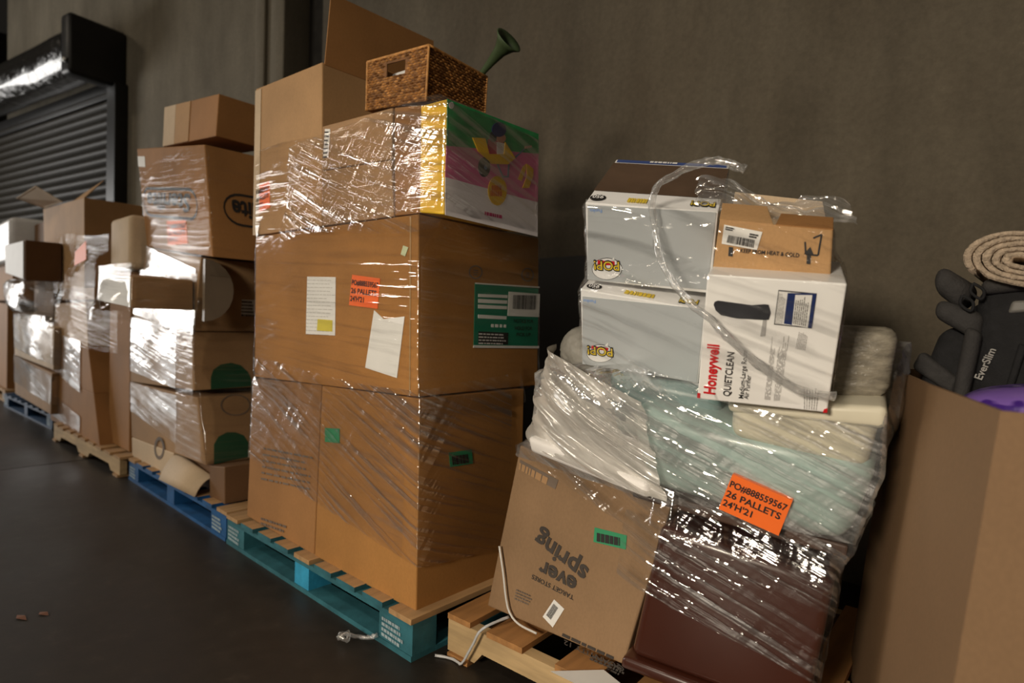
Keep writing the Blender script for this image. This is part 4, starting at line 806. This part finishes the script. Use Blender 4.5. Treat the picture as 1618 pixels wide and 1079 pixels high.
c = PRT['es_side'][2][0]; scribble(es, P, [(c[0]-.07, c[1]-.02), (c[0]+.06, c[1]-.02), (c[0]+.06, c[1]+.05), (c[0]-.07, c[1]+.05)], 4, GREY_INK, 'printed_block', fill=.5, seed=11)
# dark brown bin, upside down
def glossy(name, col, rough, coat=0.0, trans=0.0):
    m, nt, b = new_mat(name); f = tex(nt, 4, (1, 1, 1)); lk(nt, ramp(nt, f, [(.3, [c*.9 for c in col]), (.7, [min(1, c*1.1) for c in col])]), b.inputs['Base Color'])
    b.inputs['Roughness'].default_value = rough; b.inputs['Coat Weight'].default_value = coat; b.inputs['Transmission Weight'].default_value = trans
    b.inputs['Subsurface Weight'].default_value = 0.0; return m
BINM = glossy('dark_brown_plastic', (.055, .014, .007), .33, .3)
hx = hex8(BOX['Bin']); cen = sum(hx, Vector())/8; dn = (hx[0]-hx[3])
bn = hexa('storage_bin', hx, BINM, bev=.022, seg=4); tag(bn, 'dark brown plastic bin turned upside down under streaky film', 'bin')
lowc = [hx[0], hx[1], hx[5], hx[4]]; cc = sum(lowc, Vector())/4
rimp = [p+(p-cc)*.07 for p in lowc]; up = (hx[3]-hx[0]).normalized()
hexa('rim', [rimp[0]-up*.035, rimp[1]-up*.035, rimp[1], rimp[0], rimp[3]-up*.035, rimp[2]-up*.035, rimp[2], rimp[3]], BINM, bn, bev=.012, seg=3)
bl_ = hexa('dark_board', xf(boxpts(-.30, .22, .0, .32, 0, .03), Matrix.Translation((.93, .30, .60)) @ Matrix.Rotation(.2, 4, 'Z') @ Matrix.Rotation(.10, 4, 'Y')), plain('dark_brown_board', (.07, .035, .022), .5), bev=.005); tag(bl_, 'dark brown board between the upside-down bin and the mint tote', 'board')
# mint tote
MINT = glossy('mint_translucent_plastic', (.42, .56, .53), .3, .2)
CREAM = glossy('cream_plastic', (.70, .66, .52), .35, .15)
tl = hexa('storage_tote', hex8(BOX['Teal']), MINT, bev=.05, seg=5); tag(tl, 'large mint plastic tote with an orange label, tilted in the pile', 'tote')
orange_label(tl, 't_orange', 20)
tb = hexa('storage_tote', hex8(BOX['TealB']), glossy('grey_teal_plastic', (.22, .33, .33), .35), bev=.03, seg=4); tag(tb, 'grey-teal plastic tote right under the two pale printed boxes', 'tote')
cr = hexa('storage_tote', hex8(BOX['Cream']), CREAM, bev=.03, seg=5); tag(cr, 'cream plastic tote below the white air purifier box', 'tote')
hx = hex8(BOX['Cream']); cc = sum([hx[3], hx[2], hx[6], hx[7]], Vector())/4; up = (hx[3]-hx[0]).normalized()
tp = [p+(p-cc)*.05 for p in (hx[3], hx[2], hx[6], hx[7])]
hexa('rim', [tp[0]-up*.03, tp[1]-up*.04, tp[1]+up*.012, tp[0]+up*.005, tp[3]-up*.03, tp[2]-up*.03, tp[2]+up*.01, tp[3]+up*.01], CREAM, cr, bev=.015, seg=4)
gy = hexa('wrapped_bundle', [V3(p) for p in ((1.03, .36, .93), (1.20, .40, .95), (1.215, .42, 1.115), (1.06, .38, 1.12), (1.0, .62, .93), (1.16, .66, .95), (1.17, .66, 1.12), (1.02, .62, 1.12))], plain('grey_beige_plastic', (.25, .225, .175), .35, .35, 12, bs=.9, bscale=9, stretch=(2, 1, 5)), bev=.03, seg=3); tag(gy, 'grey-beige bundle in cloudy film right of the air purifier box', 'bundle')
bg = blob('plastic_bag', (.40, .40, .83), (.17, .13, .12), plain('cloudy_white_plastic', (.36, .34, .29), .35, .18, 9, bs=.3, bscale=14), None, .13, 6, 2, 5); tag(bg, 'cloudy white crumpled plastic bag at the left of the leaning pile', 'bag')
bg2 = blob('plastic_bag', (.36, .45, 1.0), (.11, .12, .10), plain('cloudy_grey_plastic', (.27, .26, .23), .35, .18, 9, bs=.3, bscale=14), None, .16, 6, 7, 5); tag(bg2, 'small grey crumpled bag poking out left of the pale printed boxes', 'bag')
lidm = hexa('lid_tray', [V3(p) for p in ((.30, .20, .70), (.71, .20, .645), (.71, .19, .69), (.29, .19, .752), (.30, .50, .73), (.70, .52, .67), (.70, .52, .715), (.30, .50, .78))], plain('white_plastic', (.80, .78, .76), .4, .05), bev=.016, seg=3); tag(lidm, 'white plastic lid lying tilted on the upside-down lettered carton', 'lid')

DRAPE = film_mat('cloudy_drape_film', 0.55, 0.35, 0.18, (.97, .93, .86), 0.55, rot=.5, sv=26, k0=.35, k1=.7, bstr=.006, patch=(.3, .6, .55))
dc = [V3((.225, .31, 1.03)), V3((.68, .20, .90)), V3((.76, .19, .655)), V3((.185, .25, .725))]; dv_ = []; df_ = []; du_ = []
n1_, n2_ = 70, 50
for i in range(n1_+1):
    for j in range(n2_+1):
        u = i/n1_; v = j/n2_; p = dc[0]*(1-u)*(1-v)+dc[1]*u*(1-v)+dc[2]*u*v+dc[3]*(1-u)*v
        t = v*1.25-u*.55; fold = noise.noise(V3((t*5.5, u*1.2, 2)))*.035+noise.noise(V3((t*15, u*2.5, 5)))*.012
        p += V3((.1, -1, .15))*(fold+.03*math.sin(math.pi*u)) + V3((0, .10, 0))*(max(0, .18-u)/.18)**2 + V3((noise.noise(V3((v*7, 1, 3)))*.025*(1-u), 0, 0))
        dv_.append(p); du_.append((u*.5, -v*.3))
for i in range(n1_):
    for j in range(n2_): k = i*(n2_+1)+j; df_.append((k, k+1, k+n2_+2, k+n2_+1))
dr = pymesh('draped_plastic', dv_, df_, DRAPE, None, True, du_, origin=(.45, .25, .66)); tag(dr, 'cloudy folded plastic draped diagonally over the left of the leaning pile', 'plastic sheet')
# white air purifier box
HW = plain('box_white', (.90, .89, .87), .3, .03)
ho = carton('Honey', 'air_purifier_box', 'white air purifier box with red brand name standing on its side', HW, bev=.003)
P = face('Honey', 'F'); RED = plain('brand_red', (.62, .015, .02), .4, .05); FADE = plain('pale_grey_ink', (.42, .41, .40), .5)
h1 = lambda k_: PRT['h_'+k_][2][0]
lettering(ho, P, 'Honeywell', h1('honey_a'), h1('honey_b'), RED, h=.026, bold=.03)
lettering(ho, P, 'QUIETCLEAN', h1('quiet_a'), h1('quiet_b'), INK, h=.016, bold=.012)
lettering(ho, P, 'Medium-Large Room', h1('med_a'), h1('med_b'), INK, h=.011, bold=.005); lettering(ho, P, 'Air Purifier', h1('air_a'), h1('air_b'), INK, h=.011, bold=.005)
decal(ho, 'h_pur2', 'printed_shadow', FADE, 1); decal(ho, 'h_pur', 'printed_appliance', plain('appliance_print', (.035, .036, .042), .35, .3, 12), 2)
decal(ho, 'h_lab', 'label_border', INK, 1); q = PRT['h_lab'][2]; decal(ho, 'h_lab', 'label', WHITE, 2, uvs=sub(q, .02, .98, .03, .97)); decal(ho, 'h_navy', 'label_navy_band', plain('navy_print', (.015, .03, .12), .35), 3); decal(ho, 'h_white', 'label_white_field', WHITE, 4)
scribble(ho, P, sub(PRT['h_white'][2], .08, .92, .05, .95), 7, INK, 'fine_print', 6, .3, 5, vert=True); scribble(ho, P, PRT['h_finelab'][2], 5, FADE, 'fine_print', 4, .4, 6, vert=True)
for i, (k_, n_) in enumerate((('h_f1', 6), ('h_f2', 9), ('h_f3', 7), ('h_f4', 6))): scribble(ho, P, PRT[k_][2], n_, FADE, 'fine_print', 2, .35, 20+i, vert=True)
decal(ho, 'h_red1', 'red_corner', RED, 1); decal(ho, 'h_red2', 'red_corner', RED, 1)
# carton with handling marks
ca = carton('Carton', 'small_open_carton', 'small open carton with arrows and black warning lettering on the air purifier box', K2)
P = face('Carton', 'F'); a, b = PRT['c_text'][2]
lettering(ca, P, 'KEEP FROM HEAT & COLD', a, b, INK, h=.009, bold=.015)
lb = decal(ca, 'c_lab', 'barcode_label', WHITE, 2); scribble(lb, P, PRT['c_lab2'][2], 1, INK, 'barcode', 4, bars=True, seed=12); q = PRT['c_lab'][2]; scribble(lb, P, sub(q, .05, .3, .75, .95), 2, INK, 'fine_print', 4, .7, 13); scribble(lb, P, sub(q, .7, .95, .6, .85), 2, INK, 'fine_print', 4, .7, 14)
decal(ca, 'c_arr', 'printed_arrow', INK, 1); decal(ca, 'c_arr2', 'printed_arrow', INK, 1)
q = PRT['c_gl'][2]
for i in range(4): 
    a_ = fpt(P, *q[i], .002); b_ = fpt(P, *q[i+1], .002); t_ = (b_-a_).normalized(); n_ = (P[1]-P[0]).cross(P[3]-P[0]).normalized(); s_ = n_.cross(t_)*.0018
    pymesh('printed_glass', [a_-s_, b_-s_, b_+s_, a_+s_], [(0, 1, 2, 3)], INK, ca, origin=a_)
P = face('Carton', 'F'); upv = V3((-.035, .07, .055)); upw = V3((-.02, .085, .04))
panel('top_flap', fpt(P, 0, 1), fpt(P, .49, 1), fpt(P, .47, 1)+upv, fpt(P, .04, 1)+upv, .004, K2, ca); panel('top_flap', fpt(P, .51, 1), fpt(P, 1, 1), fpt(P, .99, 1)+upw, fpt(P, .52, 1)+upw, .004, K3, ca)
d_ = V3(BOX['Carton'][4])*.97; panel('top_flap', fpt(P, 0, 1)+d_, fpt(P, 1, 1)+d_, fpt(P, .95, 1)+d_+V3((-.01, .02, .08)), fpt(P, .05, 1)+d_+V3((-.01, .02, .09)), .004, K5, ca)
# two pale printed boxes, upside down
PG = plain('pale_grey_print', (.50, .53, .55), .3, .03); PW = plain('glossy_white_card', (.88, .88, .88), .3, .03); YEL = plain('logo_yellow', (.75, .55, .05), .4); BLI = plain('blue_ink', (.25, .40, .75), .5)
def pop(bk, key, label):
    o = carton(bk, 'collectible_box', label, PW, bev=.003); P = face(bk, 'F'); T = face(bk, 'T')
    decal(o, key+'_panel', 'grey_print_panel', PG, 1)
    q = PRT[key+'_oval'][2]; c = (sum(a for a, b in q)/20, sum(b for a, b in q)/20); decal(o, key+'_oval', 'logo_oval', INK, 2, uvs=[(c[0]+(a-c[0])*1.04, c[1]+(b-c[1])*1.05) for a, b in q]); decal(o, key+'_oval', 'logo_oval', PW, 3); decal(o, key+'_tail', 'logo_tail', PW, 3)
    decal(o, key+'_red', 'logo_red_bar', RED, 4)
    a, b = PRT[key+'_word'][2]; e = .002
    lettering(o, P, 'POP!', (b[0]-.005, b[1]+.165), (a[0]+.005, a[1]+.165), INK, h=.030, bold=.06, lvl=5); lettering(o, P, 'POP!', (b[0]-.009, b[1]+.158), (a[0]+.009, a[1]+.158), YEL, h=.027, bold=.01, lvl=6)
    a, b = PRT[key+'_blue'][2]; lettering(o, P, 'Funko', (b[0], b[1]+.03), (a[0], a[1]+.03), BLI, h=.010, bold=.02)
    a, b = PRT[key+'_t950'][2]; n = 16; m_ = ((a[0]+b[0])/2, max(.10, (a[1]+b[1])/2)); ov = [(m_[0]+.065*math.cos(2*math.pi*i/n), m_[1]+.062*math.sin(2*math.pi*i/n)) for i in range(n)]
    pts = [fpt(T, u, v, .0016) for u, v in ov]; pymesh('number_oval', pts, [tuple(range(n))], INK, o, origin=pts[0])
    lettering(o, T, '950', (m_[0]+.045, m_[1]+.045), (m_[0]-.045, m_[1]+.045), PW, h=.024, bold=.02, lvl=2)
    a, b = PRT[key+'_tpop'][2]; lettering(o, T, 'POP!', (min(.97, b[0]), .16), (a[0], .16), INK, h=.034, bold=.06, lvl=2); lettering(o, T, 'POP!', (min(.965, b[0]-.005), .155), (a[0]+.005, .155), YEL, h=.03, bold=.01, lvl=3)
    a, b = PRT[key+'_tt'][2]; scribble(o, T, [(a[0], .05), (b[0], .05), (b[0], .14), (a[0], .14)], 1, YEL, 'printed_title', 2, .9, 6)
    return o
p2 = pop('Pop2', 'p2', 'pale grey printed toy box numbered 950, lower of the two, upside down')
p1 = pop('Pop1', 'p1', 'pale grey printed toy box numbered 950, upper of the two, upside down')
T = face('Pop1', 'T'); BRW = plain('brown_board_window', (.10, .062, .040), .25, .2); BLU = plain('blue_stripe', (.05, .09, .28), .4)
def quadf(root, T, q, nm, mat, off=.0016): pts = [fpt(T, u, v, off) for u, v in q]; return pymesh(nm, pts, [(0, 1, 2, 3)], mat, root, origin=pts[0])
quadf(p1, T, ((.0, .24), (1, .24), (1, .90), (.0, .90)), 'brown_window', BRW); quadf(p1, T, ((.02, .92), (.98, .92), (.98, .985), (.02, .985)), 'blue_stripe', BLU)
lettering(p1, T, 'COLLECTION', (.62, .975), (.32, .975), PW, h=.012, bold=.02, lvl=3) if False else scribble(p1, T, [(.32, .93), (.62, .93), (.62, .975), (.32, .975)], 1, PW, 'stripe_text', 3, .9, 3)

# ------------------------------------------------------------------ big box on the right and what it holds
GK = kraft('gaylord_kraft', (0.225, 0.135, 0.07), .08)
top = [(1.141, .82), (1.289, .293), (1.427, -.128), (2.45, -.16), (2.5, 1.0), (1.25, 1.06)]
lean = -.085; gz0, gz1 = 0.0, 1.0; vs = []; n = len(top); cx_ = sum(p[0] for p in top)/n; cy_ = sum(p[1] for p in top)/n
for (ins) in (0, .008):
    for z_ in (gz0, gz1):
        for (x_, y_) in top:
            dx, dy = x_-cx_, y_-cy_; l_ = math.hypot(dx, dy); vs.append(V3((x_-dx/l_*ins+lean*(gz1-z_)/(gz1-gz0), y_-dy/l_*ins, z_)))
fs = []
for i in range(n):
    j = (i+1) % n; fs += [(i, j, n+j, n+i), (2*n+j, 2*n+i, 3*n+i, 3*n+j), (n+i, n+j, 3*n+j, 3*n+i), (j, i, 2*n+i, 2*n+j)]
fs.append(tuple(range(n-1, -1, -1)))
gl = pymesh('bulk_box', vs, fs, GK, None, origin=(1.85, .45, 0)); tag(gl, 'huge open cardboard bulk bin filling the right edge', 'bulk box')
# contents support (folded cartons inside the bin)
sup = hexa('carton', boxpts(1.36, 2.25, .25, .95, .3, .86), K3); tag(sup, 'carton deep inside the bulk bin under the black car seat', 'box')
BK = plain('black_fabric', (.010, .010, .011), .85, .3, 40, bs=.3, bscale=200); GRY = plain('charcoal_fabric', (.034, .032, .031), .8, .2, 40, bs=.3, bscale=200)
cs = empty('car_seat', (1.42, .85, .86)); tag(cs, 'black child car seat with grey padding sticking out of the bulk bin', 'car seat')
def pad(nm, q, D, mat, bev, y=.72, tilt=0.0):
    p = [V3((x_, y+dy, z_)) for (x_, z_, dy) in q]; dv = V3((tilt, D, 0)); return hexa(nm, p+[a+dv for a in p], mat, cs, bev=bev, seg=5)
pad('headrest', ((1.228, 1.225, 0), (1.296, 1.162, .02), (1.325, 1.230, .02), (1.242, 1.292, 0)), .16, GRY, .03)
pad('headrest_wing', ((1.238, 1.150, -.01), (1.338, 1.085, -.01), (1.345, 1.158, -.01), (1.246, 1.198, -.01)), .16, GRY, .02)
pad('seat_side', ((1.19, .90, .03), (1.31, .90, .03), (1.328, 1.13, .03), (1.252, 1.12, .03)), .2, BK, .03)
pad('grey_trim', ((1.192, 1.010, .015), (1.285, .945, .015), (1.300, .990, .015), (1.212, 1.058, .015)), .06, GRY, .014)
pad('side_bolster', ((1.284, .90, -.04), (1.318, .90, -.04), (1.345, 1.112, -.04), (1.311, 1.128, -.04)), .16, GRY, .016)
pad('seat_back', ((1.275, .88, .10), (1.62, .88, .10), (1.60, 1.24, .10), (1.30, 1.19, .10)), .2, BK, .04)
sl = pad('seat_shell', ((1.312, .88, .0), (1.62, .88, .0), (1.60, 1.262, .0), (1.33, 1.232, .0)), .28, BK, .04)
pad('shell_rim', ((1.335, 1.205, -.02), (1.56, 1.235, -.02), (1.56, 1.275, -.02), (1.335, 1.245, -.02)), .2, GRY, .018)
pad('grip_opening', ((1.389, 1.160, -.006), (1.44, 1.166, -.006), (1.44, 1.195, -.006), (1.396, 1.192, -.006)), .02, plain('grey_plastic', (.16, .155, .14), .5), .008)
pad('shell_fold', ((1.385, .93, -.02), (1.40, .93, -.02), (1.43, 1.08, -.02), (1.415, 1.09, -.02)), .05, BK, .006)
for z_, a_ in ((1.205, 0), (1.235, .02)): tube('buckle', [(1.300+a_, .70, z_), (1.322+a_, .695, z_-.018), (1.318+a_, .70, z_-.04), (1.296+a_, .70, z_-.022), (1.300+a_, .70, z_)], .004, BK, cs, 6)
Ps = [V3((1.312, .72, .88)), V3((1.62, .72, .88)), V3((1.60, .72, 1.262)), V3((1.33, .72, 1.232))]
me = None
def let3(root, s, A, B, nrm, h, mat, bold=.02):
    m = text_mesh(s, bold); xs = [v.co.x for v in m.vertices]; x0, x1 = min(xs), max(xs); A = V3(A); B = V3(B); ex = B-A; L = ex.length; ex.normalize(); ey = V3(nrm).cross(ex)
    og = (A+B)/2
    for v in m.vertices: v.co = A+ex*((v.co.x-x0)*L/(x1-x0))+ey*(v.co.y*h/.72)-og
    m.materials.clear(); o = link('lettering', m, mat); o.location = og; put(o, root)
let3(cs, 'EverSlim', (1.347, .712, .992), (1.372, .712, 1.070), (0, -1, 0), .017, plain('grey_thread', (.30, .29, .27), .6))
def purple():
    m, nt, bs_ = new_mat('purple_printed_plastic'); n = tex(nt, 9, (1, 1, 2.2), 2, .5); bs_.inputs['Roughness'].default_value = .3
    lk(nt, ramp(nt, n, [(.0, (.16, .085, .36)), (.52, (.22, .12, .46)), (.56, (.06, .02, .22)), (.64, (.06, .02, .22)), (.66, (.62, .58, .70))]), bs_.inputs['Base Color']); bump(nt, bs_, tex(nt, 14), .3); return m
PUR = purple(); PU2 = plain('deep_purple_print', (.055, .02, .20), .35)
pb = blob('purple_bag', (1.50, .58, .915), (.20, .15, .088), PUR, None, .06, 2, 3, 4, R=Matrix.Rotation(-.12, 3, 'Y'), sq=.65); tag(pb, 'purple printed plastic bag at the rim of the bulk bin', 'bag')
def on_blob(c, r, u, v, e=1.02): return V3(c)+V3((r[0]*u, -r[1]*math.sqrt(max(0, 1-u*u*.6-v*v*.6)), r[2]*v))*e
for i, (u, v, w_, h_) in enumerate(((-.55, .45, .10, .012), (-.3, .62, .16, .012), (-.45, .25, .2, .01), (-.1, .5, .2, .02))):
    c = V3((1.50+.22*u, .60-.155, .90+.10*v)); pass
RUG = plain('beige_wool', (.47, .37, .27), .95, .3, 60, bs=.8, bscale=160)
rg = empty('rolled_rug', (1.42, .9, 1.24)); tag(rg, 'rolled beige rug lying on top of the black car seat', 'rug')
vs = []; fs = []; N = 150; turns = 4.6; th = .0175
Mr = Matrix.Translation((1.412, .66, 1.287)) @ Matrix.Rotation(.17, 4, 'Y')
for i in range(N+1):
    t = i/N; a = turns*2*math.pi*t; 
    for side in (0, 1):
        rr = .004+.058*t+side*th*.60+.0025*noise.noise(Vector((i*.4, side*3, 1)))
        for dep in (0, .85):
            vs.append(Mr @ V3(((rr*1.5+.006)*math.cos(a), dep+.004*noise.noise(Vector((i*.9, side, 4))), rr*.98*math.sin(a))))
for i in range(N):
    b_ = i*4; c_ = b_+4
    fs += [(b_, c_, c_+2, b_+2), (b_+1, b_+3, c_+3, c_+1), (b_, b_+1, c_+1, c_), (b_+2, c_+2, c_+3, b_+3)]
fs += [(0, 2, 3, 1), (4*N, 4*N+1, 4*N+3, 4*N+2)]
pymesh('rug_pile', vs, fs, RUG, rg, True, origin=(1.415, .66, 1.312))
# black panel added against the wall to fill the dark gap
bpn = hexa('black_panel', [V3(p) for p in ((-1.9, 1.5, 0), (-.52, 1.5, 0), (-.52, 1.68, 1.5), (-1.9, 1.68, 1.5), (-1.9, 1.54, 0), (-.52, 1.54, 0), (-.52, 1.72, 1.5), (-1.9, 1.72, 1.5))], plain('dark_gap_black', (.012, .011, .010), .6), bev=.004); tag(bpn, 'black panel added to fill the dark gap between the tallest stack and the leaning pile', 'panel')

# ------------------------------------------------------------------ stretch film
def box8(x0, x1, y0, y1, z0, z1): return boxpts(x0, x1, y0, y1, z0, z1)
H = lambda *n: [hex8(BOX[i]) for i in n]
PI = math.pi
# tall stack
wA = Wrap(H('A1r', 'A1l', 'A2', 'A3a', 'A3bu', 'A3bl', 'thin', 'kid'), -.62, .32, .15, 2.1, 80, 200, 2)
fa = empty('stretch_film', (-.62, .32, .15)); tag(fa, 'clear stretch film wound around the tallest cardboard stack', 'plastic film', 'stretch film on the stacks')
wA.sheet('film_layer', lambda u: .80+.03*math.sin(u*3), lambda u: 1.82+.02*math.sin(u*5), .004, FILM, fa, seed=1, rows=50)
wA.sheet('film_layer', lambda u: .36-.12*(u-.8), lambda u: .88+.02*math.sin(u*4), .006, FILM_S, fa, -PI, .3, rows=26, seed=2, slope=.3)
wA.sheet('film_layer', lambda u: .42-.22*(u-.7), lambda u: .85-.05*u, .009, FILM_W if False else FILM, fa, -PI+.1, -.5, rows=22, seed=3, slope=.3)
wA.sheet('film_layer', lambda u: 1.40+.02*math.sin(u*6), lambda u: 1.80, .008, FILM_S, fa, -2.4, .2, rows=22, seed=4)
# stack on the royal blue pallet
wB = Wrap(H('Bs', 'Bm', 'B1', 'B2', 'B3a')+[box8(-2.9, -1.98, .06, .5, .14, 2.0)], -2.42, .3, .16, 2.1, 80, 180, 2)
fb = empty('stretch_film', (-2.42, .3, .16)); tag(fb, 'white-looking stretch film around the stack with upside-down oval logos', 'plastic film', 'stretch film on the stacks')
wB.sheet('film_layer', lambda u: .95, lambda u: 2.0, .005, FILM_T, fb, seed=11, rows=30)
wB.sheet('film_layer', lambda u: 1.05-.1*(u-.5), lambda u: 1.50-.22*(u-.5), .012, FILM_W, fb, -PI, -.5, rows=18, seed=12, slope=.3)
wB.sheet('film_layer', lambda u: .70-.04*u, lambda u: 1.06-.05*u, .010, FILM_W, fb, -PI, -.9, rows=18, seed=13, slope=.2)
wB.sheet('film_layer', lambda u: .40-.10*(u-.5), lambda u: .62, .010, FILM_W, fb, -PI, -.85, rows=18, seed=14, slope=.2)
wB.sheet('film_layer', lambda u: .30, lambda u: 1.30, .016, FILM, fb, -.9, .6, rows=24, seed=15)
wBp = Wrap(H('Bp')+[box8(-2.6, -1.95, 0.0, .1, 1.0, 1.35)], -2.27, -.05, 1.0, 1.36, 20, 100, 4)
wBp.sheet('film_layer', lambda u: 1.04, lambda u: 1.34, .006, FILM, fb, seed=16, rows=12)
# stack on the pale wood pallet
wC = Wrap(H('C1', 'C2', 'C3')+[box8(-3.95, -3.1, .0, .3, .15, 1.1)], -4.2, .2, .15, 1.3, 50, 160, 2)
fc = empty('stretch_film', (-4.2, .2, .15)); tag(fc, 'cloudy stretch film draped over the stack on the pale wood pallet', 'plastic film', 'stretch film on the stacks')
wC.sheet('film_layer', lambda u: .17-.02*u, lambda u: .36-.10*(u-.4), .01, FILM_W, fc, -PI, -.75, rows=14, seed=21)
wC.sheet('film_layer', lambda u: .56-.12*(u-.4), lambda u: .88-.04*(u-.4), .01, FILM_W, fc, -PI, -.75, rows=14, seed=22)
wC.sheet('film_layer', lambda u: .80, lambda u: 1.26, .014, FILM_T, fc, -PI, .3, rows=18, seed=23)
wC2 = Wrap([box8(-5.3, -3.5, -.05, .4, 1.1, 1.35), box8(-4.9, -3.3, .0, .4, 1.3, 1.62)], -4.3, .2, 1.1, 1.7, 30, 140, 5)
wC2.sheet('film_layer', lambda u: 1.10, lambda u: 1.66+.04*math.sin(u*2.3), .02, FILM_T, fc, -PI, .4, rows=18, seed=24, amp=.012, slope=.4)
hexa('orange_label', [V3(p) for p in ((-3.76, -.12, 1.40), (-3.44, -.12, 1.43), (-3.47, -.115, 1.56), (-3.77, -.115, 1.50), (-3.76, -.117, 1.40), (-3.44, -.117, 1.43), (-3.47, -.112, 1.56), (-3.77, -.112, 1.50))], ORANGE, fc, bev=0)
# dark blue pallet stack
wD = Wrap(H('D1', 'D2'), -5.5, .15, .2, 1.05, 40, 140, 2)
fd = empty('stretch_film', (-5.5, .15, .2)); tag(fd, 'white stretch film around the stack on the dark blue pallet', 'plastic film', 'stretch film on the stacks')
wD.sheet('film_layer', lambda u: .34-.03*u, lambda u: .62-.05*u, .01, FILM_W, fd, -PI, 0, rows=14, seed=31); wD.sheet('film_layer', lambda u: .68-.03*u, lambda u: 1.02, .01, FILM_W, fd, -PI, 0, rows=14, seed=32)
# leaning pile
wE = Wrap(H('ES', 'Bin', 'Teal', 'TealB', 'Cream')+[box8(.27, .7, .26, .6, .72, .96), box8(.95, 1.2, .3, .6, .9, 1.1)], .72, .42, .2, 1.1, 60, 200, 2)
fe = empty('stretch_film', (.72, .42, .2)); tag(fe, 'streaky stretch film and twisted film rope around the leaning pile', 'plastic film', 'stretch film on the stacks')
FILM_E = film_mat('stretch_film_pile', 0.24, 0.60, 0.10, milk=0.25, rot=.40, sv=44, k0=.42, k1=.62, bstr=.007, patch=(.3, .62, .4))
wE.sheet('film_layer', lambda u: .66-.03*u, lambda u: .96+.03*math.sin(u*4)+.14*max(0, min(1, (u-1.15)*5)), .006, FILM_E, fe, -PI, .9, rows=30, seed=41, amp=.006, slope=.4)
wE.sheet('film_layer', lambda u: .62-.22*(u-.35), lambda u: .80-.06*u, .010, FILM_S, fe, -PI, .2, rows=20, seed=42, amp=.005, slope=.5)
wE.sheet('film_layer', lambda u: .24+.30*max(0, .62-u), lambda u: .60-.02*u, .008, FILM_S, fe, -2.0, .0, rows=26, seed=43, amp=.004, slope=.5)
wP = Wrap(H('Pop1', 'Pop2', 'Honey', 'Carton'), .80, .40, .92, 1.46, 50, 180, 1)
FILM_P = film_mat('stretch_film_thin', 0.03, 0.40, 0.06, milk=0.06, rot=.3, sv=36, k0=.50, k1=.66, bstr=.008)
wP.sheet('film_layer', lambda u: .94, lambda u: 1.43+.02*math.sin(u*9), .006, FILM_P, fe, rows=26, seed=44, amp=.003)
ROPE = film_mat('twisted_film', 0.50, 0.4, 0.12, milk=.35, k0=.4, k1=.7, su=30, sv=30, bstr=.002)
tube('film_rope', [[0.95, 0.137, 1.455], [0.905, 0.12, 1.478], [0.85, 0.117, 1.48], [0.756, 0.118, 1.45], [0.727, 0.13, 1.41], [0.722, 0.155, 1.357], [0.745, 0.15, 1.267], [0.82, 0.115, 1.185], [0.93, 0.088, 1.1], [1.002, 0.132, 1.025], [1.073, 0.170, 0.977], [1.14, 0.20, 0.964]], .0085, ROPE, fe, 9, .9, 3)
# loose film standing up above the small open carton
lv = []; lf_ = []; luv = []; n1_, n2_ = 40, 14
for i in range(n1_+1):
    for j in range(n2_+1):
        u = i/n1_; v = j/n2_; p = V3((.80, .22, 1.40)).lerp(V3((1.13, .36, 1.35)), u)+V3((-.03, .05, .085-.035*u+.02*math.sin(u*9)))*v
        p += V3((noise.noise(V3((u*6, v*3, 1))), noise.noise(V3((u*7, v*4, 2)))*1.5, noise.noise(V3((u*9, v*2, 3))))) * .014
        lv.append(p); luv.append((u*.4, v*.15))
for i in range(n1_):
    for j in range(n2_): k = i*(n2_+1)+j; lf_.append((k, k+n2_+1, k+n2_+2, k+1))
pymesh('loose_film', lv, lf_, FILM_E, fe, True, luv, origin=(.95, .3, 1.4))
tag(tube('plastic_strap', [[0.164, 0.222, 0.366], [0.196, 0.21, 0.289], [0.222, 0.199, 0.218], [0.245, 0.194, 0.181], [0.285, 0.193, 0.161], [0.354, 0.196, 0.157]], .0035, plain('white_strap', (.62, .60, .56), .4), flat=.5), 'white plastic strap hanging down the lettered carton corner', 'strap')
tag(tube('plastic_strap', [[0.25, 0.185, 0.175], [0.228, 0.12, 0.165], [0.205, 0.098, 0.14], [0.18, 0.095, 0.09], [0.14, 0.092, 0.02], [0.11, 0.10, .008], [0.076, 0.10, 0.006], [0.03, 0.075, 0.006]], .0045, plain('clear_strap', (.50, .50, .50), .3), flat=.5, wob=.4), 'clear plastic strip tied around the splintered pallet corner', 'strap')
sc1 = tube('film_scrap', [(-.27, -.10, .012), (-.25, -.07, .03), (-.23, -.09, .015), (-.255, -.10, .035), (-.22, -.05, .02), (-.19, -.03, .02), (-.17, -.01, .03)], .007, ROPE, None, 7, .9, 5); tag(sc1, 'crumpled scrap of clear film on the floor by the teal pallet', 'film scrap')
pp = pymesh('paper_sheet', [(.50, .08, .15), (.70, .10, .142), (.73, .16, .142), (.60, .19, .150), (.50, .08, .151), (.70, .10, .143), (.73, .16, .143), (.60, .19, .151)], [(0, 3, 2, 1), (4, 5, 6, 7)], WHITE, None, origin=(.6, .13, .142)); tag(pp, 'white paper sheet on the front of the splintered pallet', 'paper')
for i, (x_, y_, l_) in enumerate(((-1.18, -.80, .035), (-1.16, -.74, .028))):
    lf = pymesh('dry_leaf', [(x_-l_, y_-.006, .001), (x_, y_-.014, .004), (x_+l_, y_+.01, .002), (x_, y_+.012, .006)], [(0, 1, 3), (1, 2, 3)], plain('dry_leaf_brown', (.16, .07, .04), .8), None, origin=(x_, y_, 0)); tag(lf, ('larger' if i == 0 else 'smaller')+' dry reddish leaf on the floor at lower left', 'leaf')
